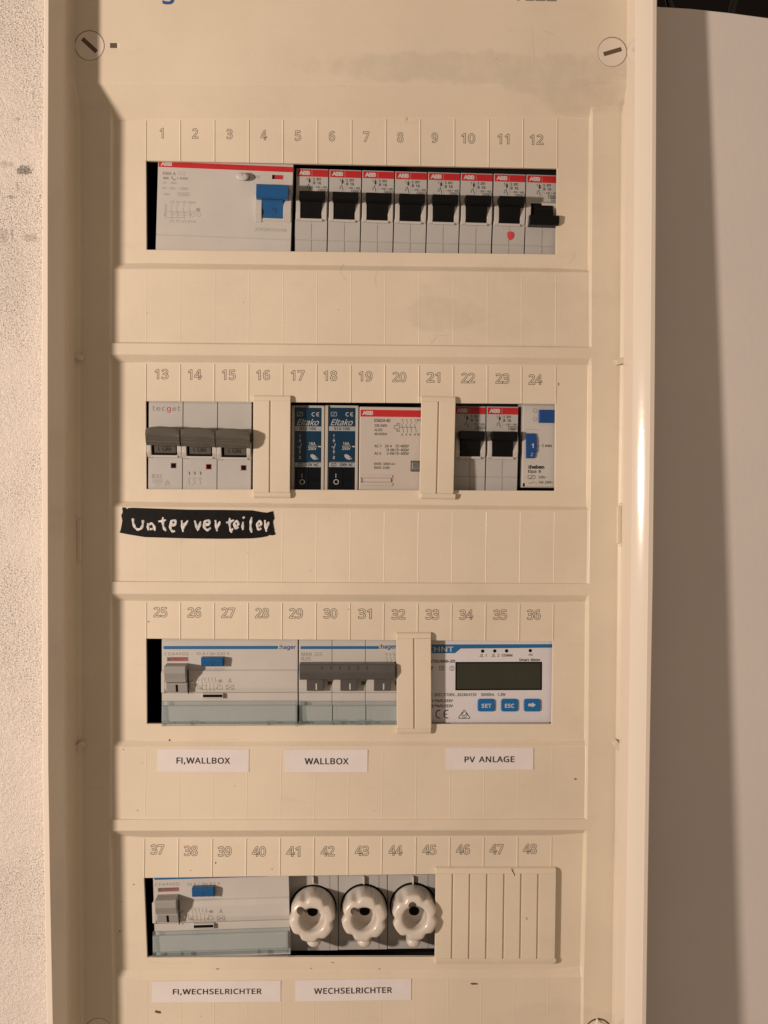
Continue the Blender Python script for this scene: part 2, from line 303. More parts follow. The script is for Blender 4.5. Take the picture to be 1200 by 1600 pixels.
# letter shapes as plain polygons: character: (advance, points, triangles), 400 units to the em
GLY = {
 '*':(148,"15 167 11 142 60 138 28 96 52 83 73 130 96 83 119 96 87 138 136 142 133 167 81 153 87 204 60 204 66 153"),
 ',':(72,"28 -35 38 -11 47 13 52 28 50 31 24 31 20 8 11 -35"),
 '-':(87,"76 82 11 82 11 62 76 62"),
 '.':(72,"42 31 36 33 29 31 24 28 22 26 21 23 20 19 19 15 21 6 22 3 24 1 29 -3 36 -4 42 -3 48 1 50 3 51 6 52 10 53 15 52 19 51 23 50 26 48 28"),
 '/':(100,"97 192 74 192 3 0 26 0"),
 '0':(154,"87 19 77 17 66 19 58 22 51 28 46 37 42 48 39 62 37 78 37 96 37 115 39 130 42 144 46 155 51 164 58 170 66 173 77 175 87 173 95 170 102 164 107 155 111 144 114 130 116 115 117 96 116 78 114 61 111 48 107 37 102 28 95 22|56 192 47 188 40 183 33 177 28 169 23 160 19 149 17 138 15 125 14 111 13 96 14 74 17 55 22 38 29 24 37 12 48 4 61 -1 77 -3 88 -2 97 0 106 4 114 9 120 16 126 24 130 33 134 43 137 55 139 67 140 81 140 96 140 118 137 138 132 155 125 169 116 180 105 188 92 193 77 195 66 194"),
 '1':(154,"36 136 57 152 73 167 72 140 72 0 95 0 95 192 76 192 24 152"),
 '2':(154,"98 191 87 194 74 194 65 194 57 193 49 191 41 188 34 184 27 181 15 172 28 156 39 164 44 167 55 172 61 173 74 174 81 174 88 172 93 170 98 166 102 162 105 156 107 150 108 142 107 136 105 124 100 113 92 102 82 90 70 77 13 20 13 0 140 0 140 21 43 21 43 23 90 69 109 89 118 102 122 109 128 122 130 129 132 136 132 143 131 155 128 165 123 173 116 181 108 187"),
 '3':(154,"136 39 138 46 138 55 138 64 136 72 132 79 127 85 121 91 113 95 103 98 93 100 93 101 101 103 109 107 116 111 122 116 126 122 130 130 132 138 132 147 132 157 129 166 124 174 118 181 110 187 99 191 87 194 73 194 64 194 55 193 46 191 39 189 25 182 13 175 25 158 36 165 47 170 53 172 59 173 66 174 73 175 81 174 88 173 94 170 99 167 103 163 106 158 108 152 108 145 107 138 105 131 101 124 96 119 89 115 81 112 71 110 60 109 41 109 41 89 72 88 83 87 92 84 100 81 106 76 110 71 113 63 114 55 113 47 111 39 107 33 102 27 96 23 87 20 77 18 65 17 58 17 52 18 38 21 25 25 12 30 12 8 18 5 30 1 37 0 50 -2 65 -3 77 -2 88 -1 98 1 107 5 114 9 121 13 126 19 131 25 134 32"),
 '4':(154,"98 154 98 132 98 65 29 65 88 149 92 157 98 168 99 168|120 44 98 44 98 0 120 0|120 193 96 193 6 64 6 44 148 44 148 65 120 65"),
 '5':(154,"33 94 54 97 66 98 78 97 88 95 96 92 103 88 108 82 111 75 113 68 114 59 113 49 111 40 107 33 101 28 94 23 86 20 77 18 67 17 61 18 47 19 34 23 28 25 17 30 17 8 27 3 39 0 52 -2 67 -3 83 -2 97 2 109 7 119 14 128 24 134 35 137 47 138 61 137 74 134 85 129 95 121 103 111 109 100 114 88 117 74 118 61 117 44 115 49 170 125 170 125 192 29 192 21 101"),
 '6':(154,"115 78 117 70 118 62 117 51 115 42 112 34 107 28 102 23 95 20 88 18 80 17 73 18 67 19 62 21 57 25 53 29 49 33 46 38 43 43 40 55 39 61 39 71 42 79 47 87 50 90 59 96 63 99 69 100 74 101 81 102 89 101 97 99 103 96 108 91 112 85|24 142 21 132 18 123 16 102 15 82 15 68 17 56 20 44 24 34 28 26 34 18 40 12 47 6 55 2 63 0 71 -2 80 -3 93 -2 105 2 116 7 125 15 132 24 137 35 140 48 141 62 140 75 137 87 132 97 126 105 117 112 108 116 97 119 85 120 77 120 70 118 63 116 57 113 47 106 40 98 38 98 41 120 44 134 49 146 53 152 57 157 61 162 66 166 72 169 79 172 86 174 94 175 106 175 118 174 126 172 126 192 118 194 109 194 90 194 78 192 68 189 58 185 50 180 43 174 37 167 32 159 27 151"),
 '7':(154,"12 170 115 170 37 0 63 0 140 174 140 192 12 192"),
 '8':(154,"76 175 84 175 90 174 96 171 101 168 105 164 108 160 110 154 111 148 110 141 108 135 105 129 101 125 96 121 90 117 78 111 60 120 56 122 50 128 45 135 44 139 42 148 43 154 45 160 48 164 52 168 57 171 63 174 69 175|43 95 33 88 29 85 22 76 16 67 15 61 14 55 13 49 14 37 17 27 23 18 30 11 39 5 50 1 63 -2 77 -3 91 -2 103 1 114 5 123 11 131 19 136 28 139 38 140 50 140 56 139 62 137 67 134 72 131 77 124 85 114 92 98 102 112 110 120 117 126 124 129 128 131 133 133 138 134 149 133 159 130 168 125 176 118 183 109 188 100 192 89 194 77 194 69 194 61 193 54 191 47 189 41 186 36 183 31 178 27 174 24 168 21 162 20 156 19 149 20 140 22 133 25 126 29 120 40 109 53 100|100 77 106 73 111 68 114 62 116 56 117 49 116 42 115 36 111 30 107 25 101 21 94 18 86 17 77 16 67 17 59 18 52 21 46 25 42 30 39 36 37 42 36 49 37 56 39 62 41 68 46 73 51 78 57 82 64 87 73 91 86 85"),
 '9':(154,"114 117 111 109 104 101 96 96 91 93 86 92 80 91 74 90 65 91 57 93 51 96 46 101 42 107 39 113 37 121 37 130 37 141 39 150 43 157 47 164 53 168 60 172 67 174 75 175 81 174 87 173 93 170 98 167 102 163 106 159 109 154 111 148 115 137 115 131 116 125|88 26 82 23 76 20 68 18 60 17 45 17 33 19 27 20 27 0 36 -2 49 -3 65 -2 76 0 87 3 96 7 104 12 111 18 118 25 123 33 127 41 131 50 134 59 136 69 138 79 139 100 140 110 139 124 138 136 135 147 131 157 126 166 121 174 115 180 108 185 100 189 92 192 84 194 75 194 66 194 57 193 50 190 42 187 36 182 30 177 25 171 21 164 18 157 15 148 14 139 13 130 14 117 17 105 22 95 29 87 37 80 46 76 57 73 69 72 77 72 84 73 91 75 97 78 102 82 107 86 111 90 114 94 116 94 115 86 113 71 110 58 108 51 102 40 98 35 93 30"),
 ':':(72,"20 134 20 125 21 121 22 118 24 116 29 112 36 111 42 112 48 116 50 118 51 121 52 125 53 129 52 134 51 138 50 141 48 144 42 147 39 147 32 147 27 145 24 144 22 141 21 138|42 31 36 33 29 31 24 28 22 26 21 23 20 19 19 15 21 6 22 3 24 1 29 -3 36 -4 42 -3 48 1 50 3 51 6 52 10 53 15 52 19 51 23 50 26 48 28"),
 '=':(154,"138 77 15 77 15 58 138 58|138 131 15 131 15 112 138 112"),
 'A':(172,"88 158 94 140 116 81 55 81 77 139 82 155 85 168|0 0 24 0 47 59 123 59 146 0 171 0 97 193 75 193"),
 'B':(175,"86 110 50 110 50 171 82 171 93 171 103 169 111 167 118 164 122 160 126 155 128 149 129 142 128 134 126 128 124 123 120 118 114 115 107 112 97 111|117 102 125 104 133 107 139 111 144 116 148 122 151 129 153 136 154 144 153 156 149 167 143 175 135 181 125 186 112 189 98 191 81 192 26 192 26 0 93 0 108 1 121 4 132 8 142 14 150 22 156 31 159 42 160 55 160 62 159 68 157 74 154 79 151 83 148 87 144 91 134 96 123 99 117 100|110 88 118 85 124 81 129 76 132 70 134 64 134 56 134 49 132 42 129 36 124 30 118 26 111 23 101 21 89 20 50 20 50 90 87 90 99 89"),
 'C':(170,"60 153 69 162 81 168 94 172 108 173 121 172 132 170 142 167 152 163 161 183 150 188 137 192 123 194 109 194 94 194 81 191 69 187 58 182 49 175 40 167 33 158 27 147 22 136 19 123 17 110 16 96 17 82 19 68 22 55 26 44 32 33 38 24 46 16 56 9 66 4 78 0 90 -2 104 -3 119 -2 132 -1 143 2 154 5 154 26 138 22 120 19 108 19 93 20 79 24 68 30 58 39 51 51 46 64 43 79 42 96 43 113 46 128 52 141"),
 'D':(196,"153 25 165 38 173 55 178 75 180 98 179 113 177 126 173 138 168 149 162 159 154 168 145 175 135 181 124 186 112 189 99 191 85 192 26 192 26 0 80 0 102 2 122 6 139 14|135 40 110 25 76 21 50 21 50 171 82 171 98 170 112 167 125 161 135 153 144 143 149 130 153 115 154 97 149 64"),
 'E':(149,"50 171 133 171 133 192 26 192 26 0 133 0 133 21 50 21 50 90 128 90 128 111 50 111"),
 'F':(139,"50 171 133 171 133 192 26 192 26 0 50 0 50 81 128 81 128 103 50 103"),
 'G':(196,"114 173 128 172 141 170 153 166 164 162 173 183 167 186 153 190 139 193 131 194 116 194 101 194 87 191 74 188 62 182 52 176 43 168 35 158 28 148 23 137 19 124 17 110 16 96 17 81 19 68 22 55 27 43 33 33 40 24 48 16 58 9 69 4 81 0 94 -2 108 -3 127 -2 136 -1 152 1 176 7 176 101 109 101 109 80 152 80 152 23 140 20 131 19 114 18 102 19 91 21 81 24 72 28 65 33 59 40 53 47 49 55 46 65 43 74 42 85 42 96 43 113 46 128 52 141 61 153 71 162 84 168 98 172"),
 'H':(199,"149 111 50 111 50 192 26 192 26 0 50 0 50 89 149 89 149 0 173 0 173 192 149 192"),
 'I':(73,"23 0 46 0 46 192 23 192"),
 'J':(73,"2 -30 -9 -29 -21 -27 -21 -48 -12 -50 -1 -51 10 -50 19 -48 28 -44 35 -38 41 -30 45 -21 48 -10 49 3 49 192 25 192 24 -5 23 -14 21 -18 17 -23 11 -27"),
 'K':(166,"50 74 70 92 138 0 166 0 87 108 163 192 135 192 50 97 50 192 26 192 26 0 50 0"),
 'L':(141,"50 192 26 192 26 0 134 0 134 21 50 21"),
 'M':(244,"194 168 196 168 194 125 194 0 218 0 218 192 182 192 122 35 121 35 62 192 26 192 26 0 48 0 48 124 48 146 46 168 48 168 111 0 131 0"),
 'N':(204,"178 192 156 192 156 79 157 33 156 33 54 192 26 192 26 0 48 0 48 115 48 136 46 159 47 159 150 0 178 0"),
 'O':(210,"178 34 183 44 188 56 191 68 193 82 193 96 193 111 191 124 188 137 183 148 178 159 171 168 163 176 154 183 143 188 132 192 119 194 105 195 91 194 78 192 66 188 55 182 46 176 38 168 32 158 26 148 22 137 19 124 17 111 16 96 17 82 19 69 22 56 26 44 32 34 38 25 46 16 55 10 66 4 78 0 91 -2 105 -3 119 -2 132 0 143 4 154 10 163 16 171 24|77 23 66 30 57 39 51 50 46 64 43 79 42 96 43 113 46 129 51 142 57 153 66 162 77 168 90 172 105 174 120 172 133 168 144 162 153 153 159 142 164 129 167 113 168 96 167 79 164 64 159 50 153 39 144 30 133 23 120 20 105 18 90 20"),
 'P':(163,"87 171 97 169 105 166 112 162 117 157 121 151 123 143 124 134 123 124 120 116 116 109 110 104 103 100 93 98 82 96 50 95 50 171 75 171|118 83 126 88 132 93 138 99 142 106 145 113 147 120 148 128 149 135 148 148 145 159 139 169 132 177 122 183 109 188 94 191 77 192 26 192 26 0 50 0 50 75 86 75 98 77 109 80"),
 'Q':(210,"183 148 178 159 171 168 163 176 154 183 143 188 132 192 119 194 105 195 91 194 78 192 66 188 55 182 46 176 38 168 32 158 26 148 22 137 19 124 17 111 16 96 17 82 19 69 22 56 26 44 32 34 38 25 46 16 55 10 66 4 78 0 91 -2 105 -3 112 -2 149 -46 183 -46 138 2 151 8 162 15 171 25 179 36 185 49 190 64 193 79 193 96 193 111 191 124 188 137|43 113 46 129 51 142 57 153 66 162 77 168 90 172 105 174 120 172 133 168 144 162 153 153 159 142 164 129 167 113 168 96 167 79 164 64 159 50 153 39 144 30 133 23 120 20 105 18 90 20 77 23 66 30 57 39 51 50 46 64 43 79 42 96"),
 'R':(167,"113 163 117 158 121 152 123 145 124 136 123 128 121 120 118 114 113 109 107 105 99 102 90 100 79 100 50 100 50 171 78 171 89 170 98 169 106 166|129 96 137 103 143 112 146 117 147 123 148 130 149 137 148 150 145 161 139 171 132 178 122 184 110 188 96 191 79 192 26 192 26 0 50 0 50 79 88 79 135 0 163 0 110 86 120 90"),
 'S':(147,"98 100 63 115 54 120 47 126 43 133 41 141 41 145 41 151 43 157 46 161 50 166 55 169 61 171 68 173 83 173 95 172 107 169 123 163 130 184 113 190 100 193 85 194 69 194 60 193 53 191 46 189 39 185 33 181 28 177 24 172 21 166 18 160 17 153 16 146 17 135 19 126 23 117 29 110 36 104 44 99 54 93 87 80 97 74 101 71 104 68 108 62 110 58 111 49 110 42 108 36 105 31 100 27 94 23 86 20 78 19 67 18 52 19 45 20 31 24 14 30 14 6 24 3 44 -1 66 -3 81 -2 95 1 106 5 116 12 124 19 130 29 134 39 135 51 134 59 133 65 131 71 129 76 125 81 121 86 117 90 111 93"),
 'T':(149,"63 0 87 0 87 171 63 171|146 192 3 192 3 171 146 171"),
 'U':(196,"109 -2 121 0 130 3 139 7 147 12 154 18 159 24 164 32 167 40 170 49 171 58 172 68 172 192 148 192 148 68 147 57 145 48 141 40 136 32 130 26 121 22 111 19 99 18 87 19 77 21 68 26 61 31 55 38 51 47 49 56 48 67 48 192 24 192 24 68 25 53 29 39 35 27 43 17 53 8 66 2 80 -1 97 -3"),
 'V':(161,"91 63 85 47 81 27 77 41 72 57 25 192 0 192 69 0 93 0 161 192 136 192"),
 'W':(250,"195 0 246 192 221 192 190 69 185 45 182 29 178 51 173 69 136 192 111 192 76 70 70 46 67 29 64 51 60 69 28 192 3 192 54 0 78 0 117 131 121 149 124 164 127 149 134 126 171 0"),
 'X':(157,"79 117 32 192 5 192 65 100 1 0 27 0 78 83 129 0 156 0 92 100 152 192 126 192"),
 'Y':(152,"76 98 26 192 0 192 64 73 64 0 88 0 88 74 152 192 126 192"),
 'Z':(154,"13 192 13 170 111 170 10 18 10 0 143 0 143 21 39 21 140 174 140 192"),
 'a':(151,"64 146 57 144 44 141 28 134 35 116 55 124 65 126 76 127 83 127 89 126 94 123 98 120 101 116 104 111 105 104 106 87 81 86 65 85 51 82 39 78 29 73 22 67 17 59 13 50 12 40 13 30 16 21 20 14 25 8 32 3 40 0 48 -2 58 -3 66 -2 74 -1 81 0 86 3 91 6 96 10 106 20 107 20 112 0 129 0 129 98 128 110 126 120 122 128 116 135 109 140 100 144 90 146 77 146|43 57 47 61 53 64 62 67 72 69 106 70 106 57 105 48 103 39 99 32 93 26 87 22 80 19 72 17 63 16 58 17 53 18 48 20 44 22 41 25 39 29 37 34 37 40 37 46 39 52"),
 'b':(165,"146 39 149 55 150 72 149 89 146 104 141 117 134 128 125 136 115 142 104 145 91 146 83 146 76 145 69 143 63 140 58 137 54 133 46 125 45 125 46 150 46 204 23 204 23 0 40 0 45 18 46 18 54 10 63 3 69 1 76 -1 83 -2 91 -3 104 -2 115 2 125 8 134 16 141 27|68 20 61 25 55 31 51 39 49 48 47 59 46 72 47 86 49 97 51 106 55 114 61 119 68 124 76 126 87 127 104 123 116 113 124 96 126 72 125 60 124 49 121 39 116 31 111 25 104 20 97 18 88 17 77 18"),
 'c':(129,"82 126 94 125 102 123 113 119 120 139 113 142 103 144 88 147 73 146 64 145 56 142 48 139 40 134 34 129 28 122 24 114 20 105 17 95 15 84 15 71 15 59 17 48 20 38 23 29 28 22 33 15 40 10 47 5 54 2 63 -1 71 -2 81 -3 92 -2 102 -1 110 2 118 5 118 26 106 21 91 18 80 18 71 19 62 21 55 26 50 32 45 39 42 48 40 59 39 71 42 95 50 112 63 123"),
 'd':(165,"111 11 119 19 120 19 123 0 142 0 142 204 119 204 119 144 120 125 119 125 111 134 101 140 96 143 89 145 82 146 74 147 61 145 50 142 40 136 31 128 24 117 19 104 16 89 15 72 16 54 19 39 24 26 31 16 40 8 50 2 61 -2 74 -3 82 -2 89 -1 96 1 102 4|61 20 54 25 49 31 45 39 42 48 40 59 39 71 40 83 42 94 45 104 49 112 54 119 61 123 68 126 77 127 88 126 98 123 105 119 110 113 114 105 117 95 118 84 119 71 118 55 117 45 114 36 110 29 104 24 97 20 88 18 78 17 69 18"),
 'e':(152,"46 37 43 46 40 56 39 67 138 67 137 91 136 100 134 108 131 116 127 123 122 129 117 134 110 139 103 142 96 145 87 146 78 147 69 146 61 144 52 142 45 138 38 132 32 126 27 119 23 111 19 103 17 93 15 82 15 71 15 59 17 49 20 39 24 30 28 23 34 16 41 10 48 6 56 2 65 -1 74 -2 91 -3 110 0 120 3 131 7 131 27 115 21 104 19 85 17 75 18 66 21 58 25 52 30|44 103 47 110 51 116 57 121 63 125 70 127 78 127 87 127 94 124 100 121 105 116 108 110 111 103 113 95 113 86 40 86 41 95"),
 'f':(92,"89 126 89 144 53 144 53 161 54 168 56 174 59 178 62 182 66 184 71 186 76 186 85 185 98 182 104 201 95 203 88 205 76 206 66 205 56 202 48 199 42 193 36 186 32 177 30 166 29 145 4 137 4 126|29 0 53 0 53 126 29 126"),
 'g':(165,"19 103 16 88 15 72 16 55 19 40 24 28 30 17 39 8 49 2 61 -1 74 -3 88 -1 100 3 111 10 119 19 120 19 118 -13 116 -21 113 -28 108 -34 103 -39 96 -42 88 -44 79 -45 64 -44 50 -42 37 -39 26 -34 26 -55 37 -59 49 -62 63 -64 78 -64 93 -63 107 -61 118 -56 127 -49 134 -40 138 -29 141 -17 142 -2 142 144 124 144 120 125 119 125 115 130 110 135 105 138 100 141 94 144 87 145 81 146 74 147 61 145 49 142 39 135 30 126 24 115|49 31 45 39 42 48 40 59 39 71 40 84 42 95 45 104 49 112 55 119 61 123 69 126 77 127 87 126 96 124 103 120 109 114 114 107 117 97 119 85 119 72 119 54 117 44 114 35 109 28 104 23 96 20 88 17 78 17 69 18 61 20 54 25"),
 'h':(166,"115 143 104 146 92 146 85 146 78 145 72 143 66 141 60 138 55 134 51 129 47 124 45 124 46 139 46 204 23 204 23 0 46 0 46 74 47 86 49 97 52 106 55 113 61 119 68 123 78 126 89 127 103 125 113 118 119 107 121 92 121 0 144 0 144 94 143 107 141 118 137 127 131 134 124 139"),
 'i':(69,"29 197 25 194 23 192 22 190 21 183 22 176 25 172 29 169 35 168 40 169 44 172 48 176 49 183 48 190 46 192 44 194 40 197 35 198|23 144 23 0 46 0 46 144"),
 'j':(69,"23 174 27 170 32 168 38 168 42 170 44 172 48 176 49 183 48 190 46 192 44 194 40 197 35 198 29 197 25 194 23 192 22 190 21 187 21 179|7 -45 3 -45 -4 -44 -15 -42 -15 -61 -6 -64 6 -64 16 -64 24 -62 31 -58 37 -53 41 -47 44 -39 46 -31 46 -21 46 144 23 144 22 -28 21 -33 20 -37 17 -40 14 -42"),
 'k':(143,"54 84 46 74 45 74 46 95 46 204 23 204 23 0 46 0 46 53 63 67 113 0 141 0 79 82 137 144 109 144 63 95"),
 'l':(69,"46 204 23 204 23 0 46 0"),
 'm':(251,"167 126 177 127 190 125 199 118 204 108 206 93 206 0 229 0 229 94 229 107 226 118 223 127 217 134 211 140 202 144 192 146 181 147 174 146 167 145 161 143 154 141 148 137 143 133 139 128 135 122 133 122 127 133 117 141 105 145 89 147 83 146 77 145 71 144 65 141 59 138 55 134 50 130 47 124 45 124 42 144 23 144 23 0 46 0 46 75 47 87 49 97 51 106 55 113 60 119 66 123 75 126 85 127 98 125 107 118 113 108 114 93 114 0 138 0 138 80 138 90 140 100 143 108 147 115 152 120 159 124"),
 'n':(166,"141 118 137 127 131 134 124 140 115 144 104 146 92 147 85 146 79 145 72 144 66 141 60 138 55 134 51 130 47 124 45 124 42 144 23 144 23 0 46 0 46 75 47 87 49 97 52 106 56 113 61 119 68 123 78 126 89 127 103 125 113 118 119 107 121 92 121 0 144 0 144 94 143 107"),
 'o':(163,"92 18 81 17 71 18 62 21 55 25 49 32 45 40 42 49 40 60 39 72 40 84 42 95 45 104 49 112 55 119 62 123 71 126 81 127 91 126 100 123 108 119 113 112 118 104 121 95 123 84 124 72 123 60 121 49 118 40 113 32 108 25 100 21|54 142 43 136 33 127 25 117 19 104 16 89 15 72 15 61 17 50 20 40 23 32 28 24 34 17 40 11 47 6 55 2 63 -1 72 -2 81 -3 96 -1 109 2 120 8 130 17 138 28 143 41 147 55 148 72 147 84 146 94 143 104 140 113 135 120 129 127 123 133 116 138 108 142 100 144 91 146 82 147 67 145"),
 'p':(165,"46 7 45 18 46 18 54 10 58 7 64 4 69 1 76 -1 83 -2 91 -3 104 -1 115 2 125 8 134 16 141 27 146 40 149 55 150 72 149 90 146 105 141 118 134 128 125 136 115 142 104 146 91 147 83 146 76 145 69 143 63 140 58 137 50 129 46 124 45 124 42 144 23 144 23 -64 46 -64 46 -5|49 49 47 60 46 72 47 89 49 99 52 107 56 114 61 120 68 124 77 126 87 127 96 126 104 123 111 118 116 112 121 104 124 95 125 84 126 73 125 57 122 44 119 38 117 33 113 28 109 24 105 21 100 19 94 17 88 17 77 18 68 21 61 25 55 31 51 39"),
 'q':(165,"116 129 107 137 102 140 96 143 90 145 82 146 74 147 62 145 50 142 40 136 31 128 24 117 19 104 16 89 15 72 16 54 19 39 24 26 31 16 40 8 50 2 61 -2 73 -3 82 -2 89 -1 96 1 101 4 111 11 118 19 120 19 119 11 119 0 119 -64 142 -64 142 144 124 144 120 124 119 124|61 21 54 25 49 31 45 39 42 48 40 59 39 71 40 83 42 94 45 104 49 112 54 119 61 123 68 126 77 127 88 126 97 124 104 119 110 113 114 105 117 96 118 84 119 67 118 55 116 45 114 36 109 29 104 24 97 20 88 18 78 17 69 18"),
 'r':(111,"46 77 47 84 48 90 50 97 52 102 55 107 59 112 63 116 68 119 73 122 78 124 83 125 88 125 96 125 104 123 107 145 94 147 83 146 76 145 70 142 64 138 59 134 50 123 46 118 45 118 42 144 23 144 23 0 46 0"),
 's':(129,"86 77 51 92 42 98 38 102 36 107 37 114 38 117 41 120 44 123 48 125 53 126 59 127 66 127 81 126 91 123 106 118 114 137 98 143 86 145 74 147 56 146 46 144 37 141 29 137 22 131 17 125 15 117 14 109 14 103 15 98 17 93 19 89 26 82 34 76 45 71 71 60 84 54 87 52 91 47 93 43 94 38 93 33 92 29 89 25 86 22 81 20 75 18 68 17 53 17 41 18 29 22 14 28 14 6 28 1 39 -1 52 -3 72 -2 83 0 93 3 101 8 108 14 113 21 116 30 117 40 115 50 114 55 111 59 105 66 97 72"),
 't':(97,"89 1 91 2 91 20 76 17 66 17 62 18 58 20 55 23 52 27 50 31 49 36 48 42 48 126 25 126 25 34 26 26 28 20 31 15 34 10 37 7 42 4 51 0 61 -2 70 -3 80 -1|48 177 34 177 25 146 4 137 4 126 90 126 90 144 48 144"),
 'u':(166,"105 24 97 20 88 18 77 17 63 19 53 26 47 36 45 51 45 144 21 144 21 50 22 37 25 26 29 17 34 10 42 4 51 0 61 -2 74 -3 87 -1 100 3 106 6 111 9 115 14 119 19 120 19 124 0 143 0 143 144 120 144 120 69 119 57 117 47 114 38 110 30"),
 'v':(136,"70 26 69 21 67 21 65 32 59 49 25 144 0 144 55 0 82 0 136 144 111 144 81 59"),
 'w':(211,"159 49 154 25 153 25 151 38 146 54 119 144 93 144 66 60 58 24 57 24 54 38 50 56 27 144 3 144 42 0 69 0 97 87 101 103 105 120 106 120 114 87 140 0 168 0 208 144 184 144"),
 'x':(142,"71 90 34 144 7 144 57 74 5 0 31 0 71 57 110 0 137 0 85 74 135 144 108 144"),
 'y':(137,"73 35 70 23 69 23 65 37 61 52 26 144 0 144 58 -1 48 -25 45 -30 39 -38 35 -41 30 -43 25 -45 14 -45 3 -44 3 -62 14 -64 23 -64 32 -64 41 -61 49 -58 55 -52 61 -46 66 -38 71 -30 75 -20 137 144 111 144 80 57"),
 'z':(126,"15 144 15 126 88 126 10 16 10 0 116 0 116 18 38 18 114 126 114 144"),
 '~':(154,"78 83 92 79 104 77 117 78 125 81 133 85 140 92 140 112 133 106 125 101 117 98 109 96 100 97 94 99 70 108 57 111 46 112 36 111 28 109 20 104 13 98 13 77 20 83 28 88 32 90 40 93 47 93 56 91 63 89"),
 'Ø':(161,"122 14 39 14 39 178 122 178|26 192 26 0 136 0 136 192"),
 'Δ':(156,"75 155 78 165 82 150 89 127 124 21 31 21 65 122|151 15 90 192 66 192 5 15 5 0 151 0"),
}
GC = {}
from mathutils.geometry import delaunay_2d_cdt
def glyph(c, bold, outline):
    k = (c, bold, outline)
    if k in GC: return GC[k]
    ad, src = GLY[c]; loops = []
    for l in src.split('|'):
        q = [int(t)/400 for t in l.split()]; loops.append([Vector(p) for p in zip(q[::2], q[1::2])])
    def push(l, w_):                                    # shift a contour outwards by w_
        r = []
        for i, p in enumerate(l):
            a_ = (p-l[i-1]).normalized(); b_ = (l[(i+1)%len(l)]-p).normalized(); n1 = Vector((a_.y, -a_.x)); n2 = Vector((b_.y, -b_.x)); m_ = n1+n2
            m_ = n1 if m_.length < .3 else m_.normalized()/max(.6, m_.normalized().dot(n1)); r.append(p+m_*w_)
        return r
    vs = []; fs = []
    if outline:
        for l in loops:
            A, B = push(l, bold+outline), push(l, bold-outline); o = len(vs); n = len(l)
            vs += [(p.x, p.y, 0.0) for p in A]+[(p.x, p.y, 0.0) for p in B]
            fs += [(o+i, o+n+i, o+n+(i+1)%n, o+(i+1)%n) for i in range(n)]
    else:
        pts = []; fc = []
        for l in loops: o = len(pts); q = push(l, bold) if bold else l; pts += q; fc.append([o+i for i in range(len(q))])
        r = delaunay_2d_cdt(pts, [], fc, 2, 1e-5)
        vs = [(p.x, p.y, 0.0) for p in r[0]]; fs = [tuple(f) for f in r[2]]
        # keep only triangles inside an odd number of contours
        def inside(x, y):
            t = False
            for l in fc:
                for i in range(len(l)):
                    p, q = pts[l[i]], pts[l[(i+1)%len(l)]]
                    if (p.y > y) != (q.y > y) and x < (q.x-p.x)*(y-p.y)/(q.y-p.y)+p.x: t = not t
            return t
        fs = [f for f in fs if inside(sum(vs[i][0] for i in f)/len(f), sum(vs[i][1] for i in f)/len(f))]
    GC[k] = (ad/400, vs, fs); return GC[k]
def glyphs(t, bold, shear, outline, space):
    x = 0.0; vs = []; fs = []
    for c in t:
        if c == ' ': x += .28*space; continue
        ad, v, f = glyph(c, bold*.75, outline); o = len(vs)
        vs += [(p[0]+x+p[1]*shear, p[1], p[2]) for p in v]; fs += [tuple(i+o for i in q) for q in f]; x += ad+(space-1)*.5
    return vs, fs

class Dev:
    """A thing: an Empty standing at measured photo point (x0,y0) on plane d, rolled by tilt degrees."""
    def __init__(s, name, label, cat, x0, y0, d, tilt=0.0, group=None, x_off=0.0, y_off=0.0):
        X, Y = AT(x0, y0, d); s.X, s.Y, s.d = X, Y, d; s.t = math.radians(tilt); s.xo, s.yo = x_off, y_off
        o = bpy.data.objects.new(name, None); C.objects.link(o); o.empty_display_size = 0.01
        o.location = W(X, Y, d); o.rotation_euler = (0, s.t, 0); o['label'] = label; o['category'] = cat
        if group: o['group'] = group
        s.o = o
    def P(s, px, py, h=0.0):                            # measured photo point at height h above the thing's plane, to local units
        X, Y = AT(px+s.xo, py+s.yo, s.d+h); dx, dy = X-s.X, Y-s.Y; c, q = math.cos(s.t), math.sin(s.t)
        return Vector((dx*c+dy*q, -dx*q+dy*c, h))
    def mb(s): return MB(s)
def copy_thing(src, x0, y0, d, tilt, label):
    r = src.copy(); C.objects.link(r); X, Y = AT(x0, y0, d); r.location = W(X, Y, d); r.rotation_euler = (0, math.radians(tilt), 0); r['label'] = label
    for ch in list(src.children):
        c = ch.copy(); C.objects.link(c); c.parent = r
        for g in list(ch.children):
            e = g.copy(); C.objects.link(e); e.parent = c
    return r
def tag(o, label, cat=None, group=None, kind=None):
    o['label'] = label
    if cat: o['category'] = cat
    if group: o['group'] = group
    if kind: o['kind'] = kind
    return o
def structure(o, label):
    o['kind'] = 'structure'; o['label'] = label; return o
def pw(tab, y):                                         # piecewise linear
    if y <= tab[0][0]: return tab[0][1]
    for (a, va), (b, vb) in zip(tab, tab[1:]):
        if y <= b: return va+(vb-va)*(y-a)/(b-a)
    return tab[-1][1]

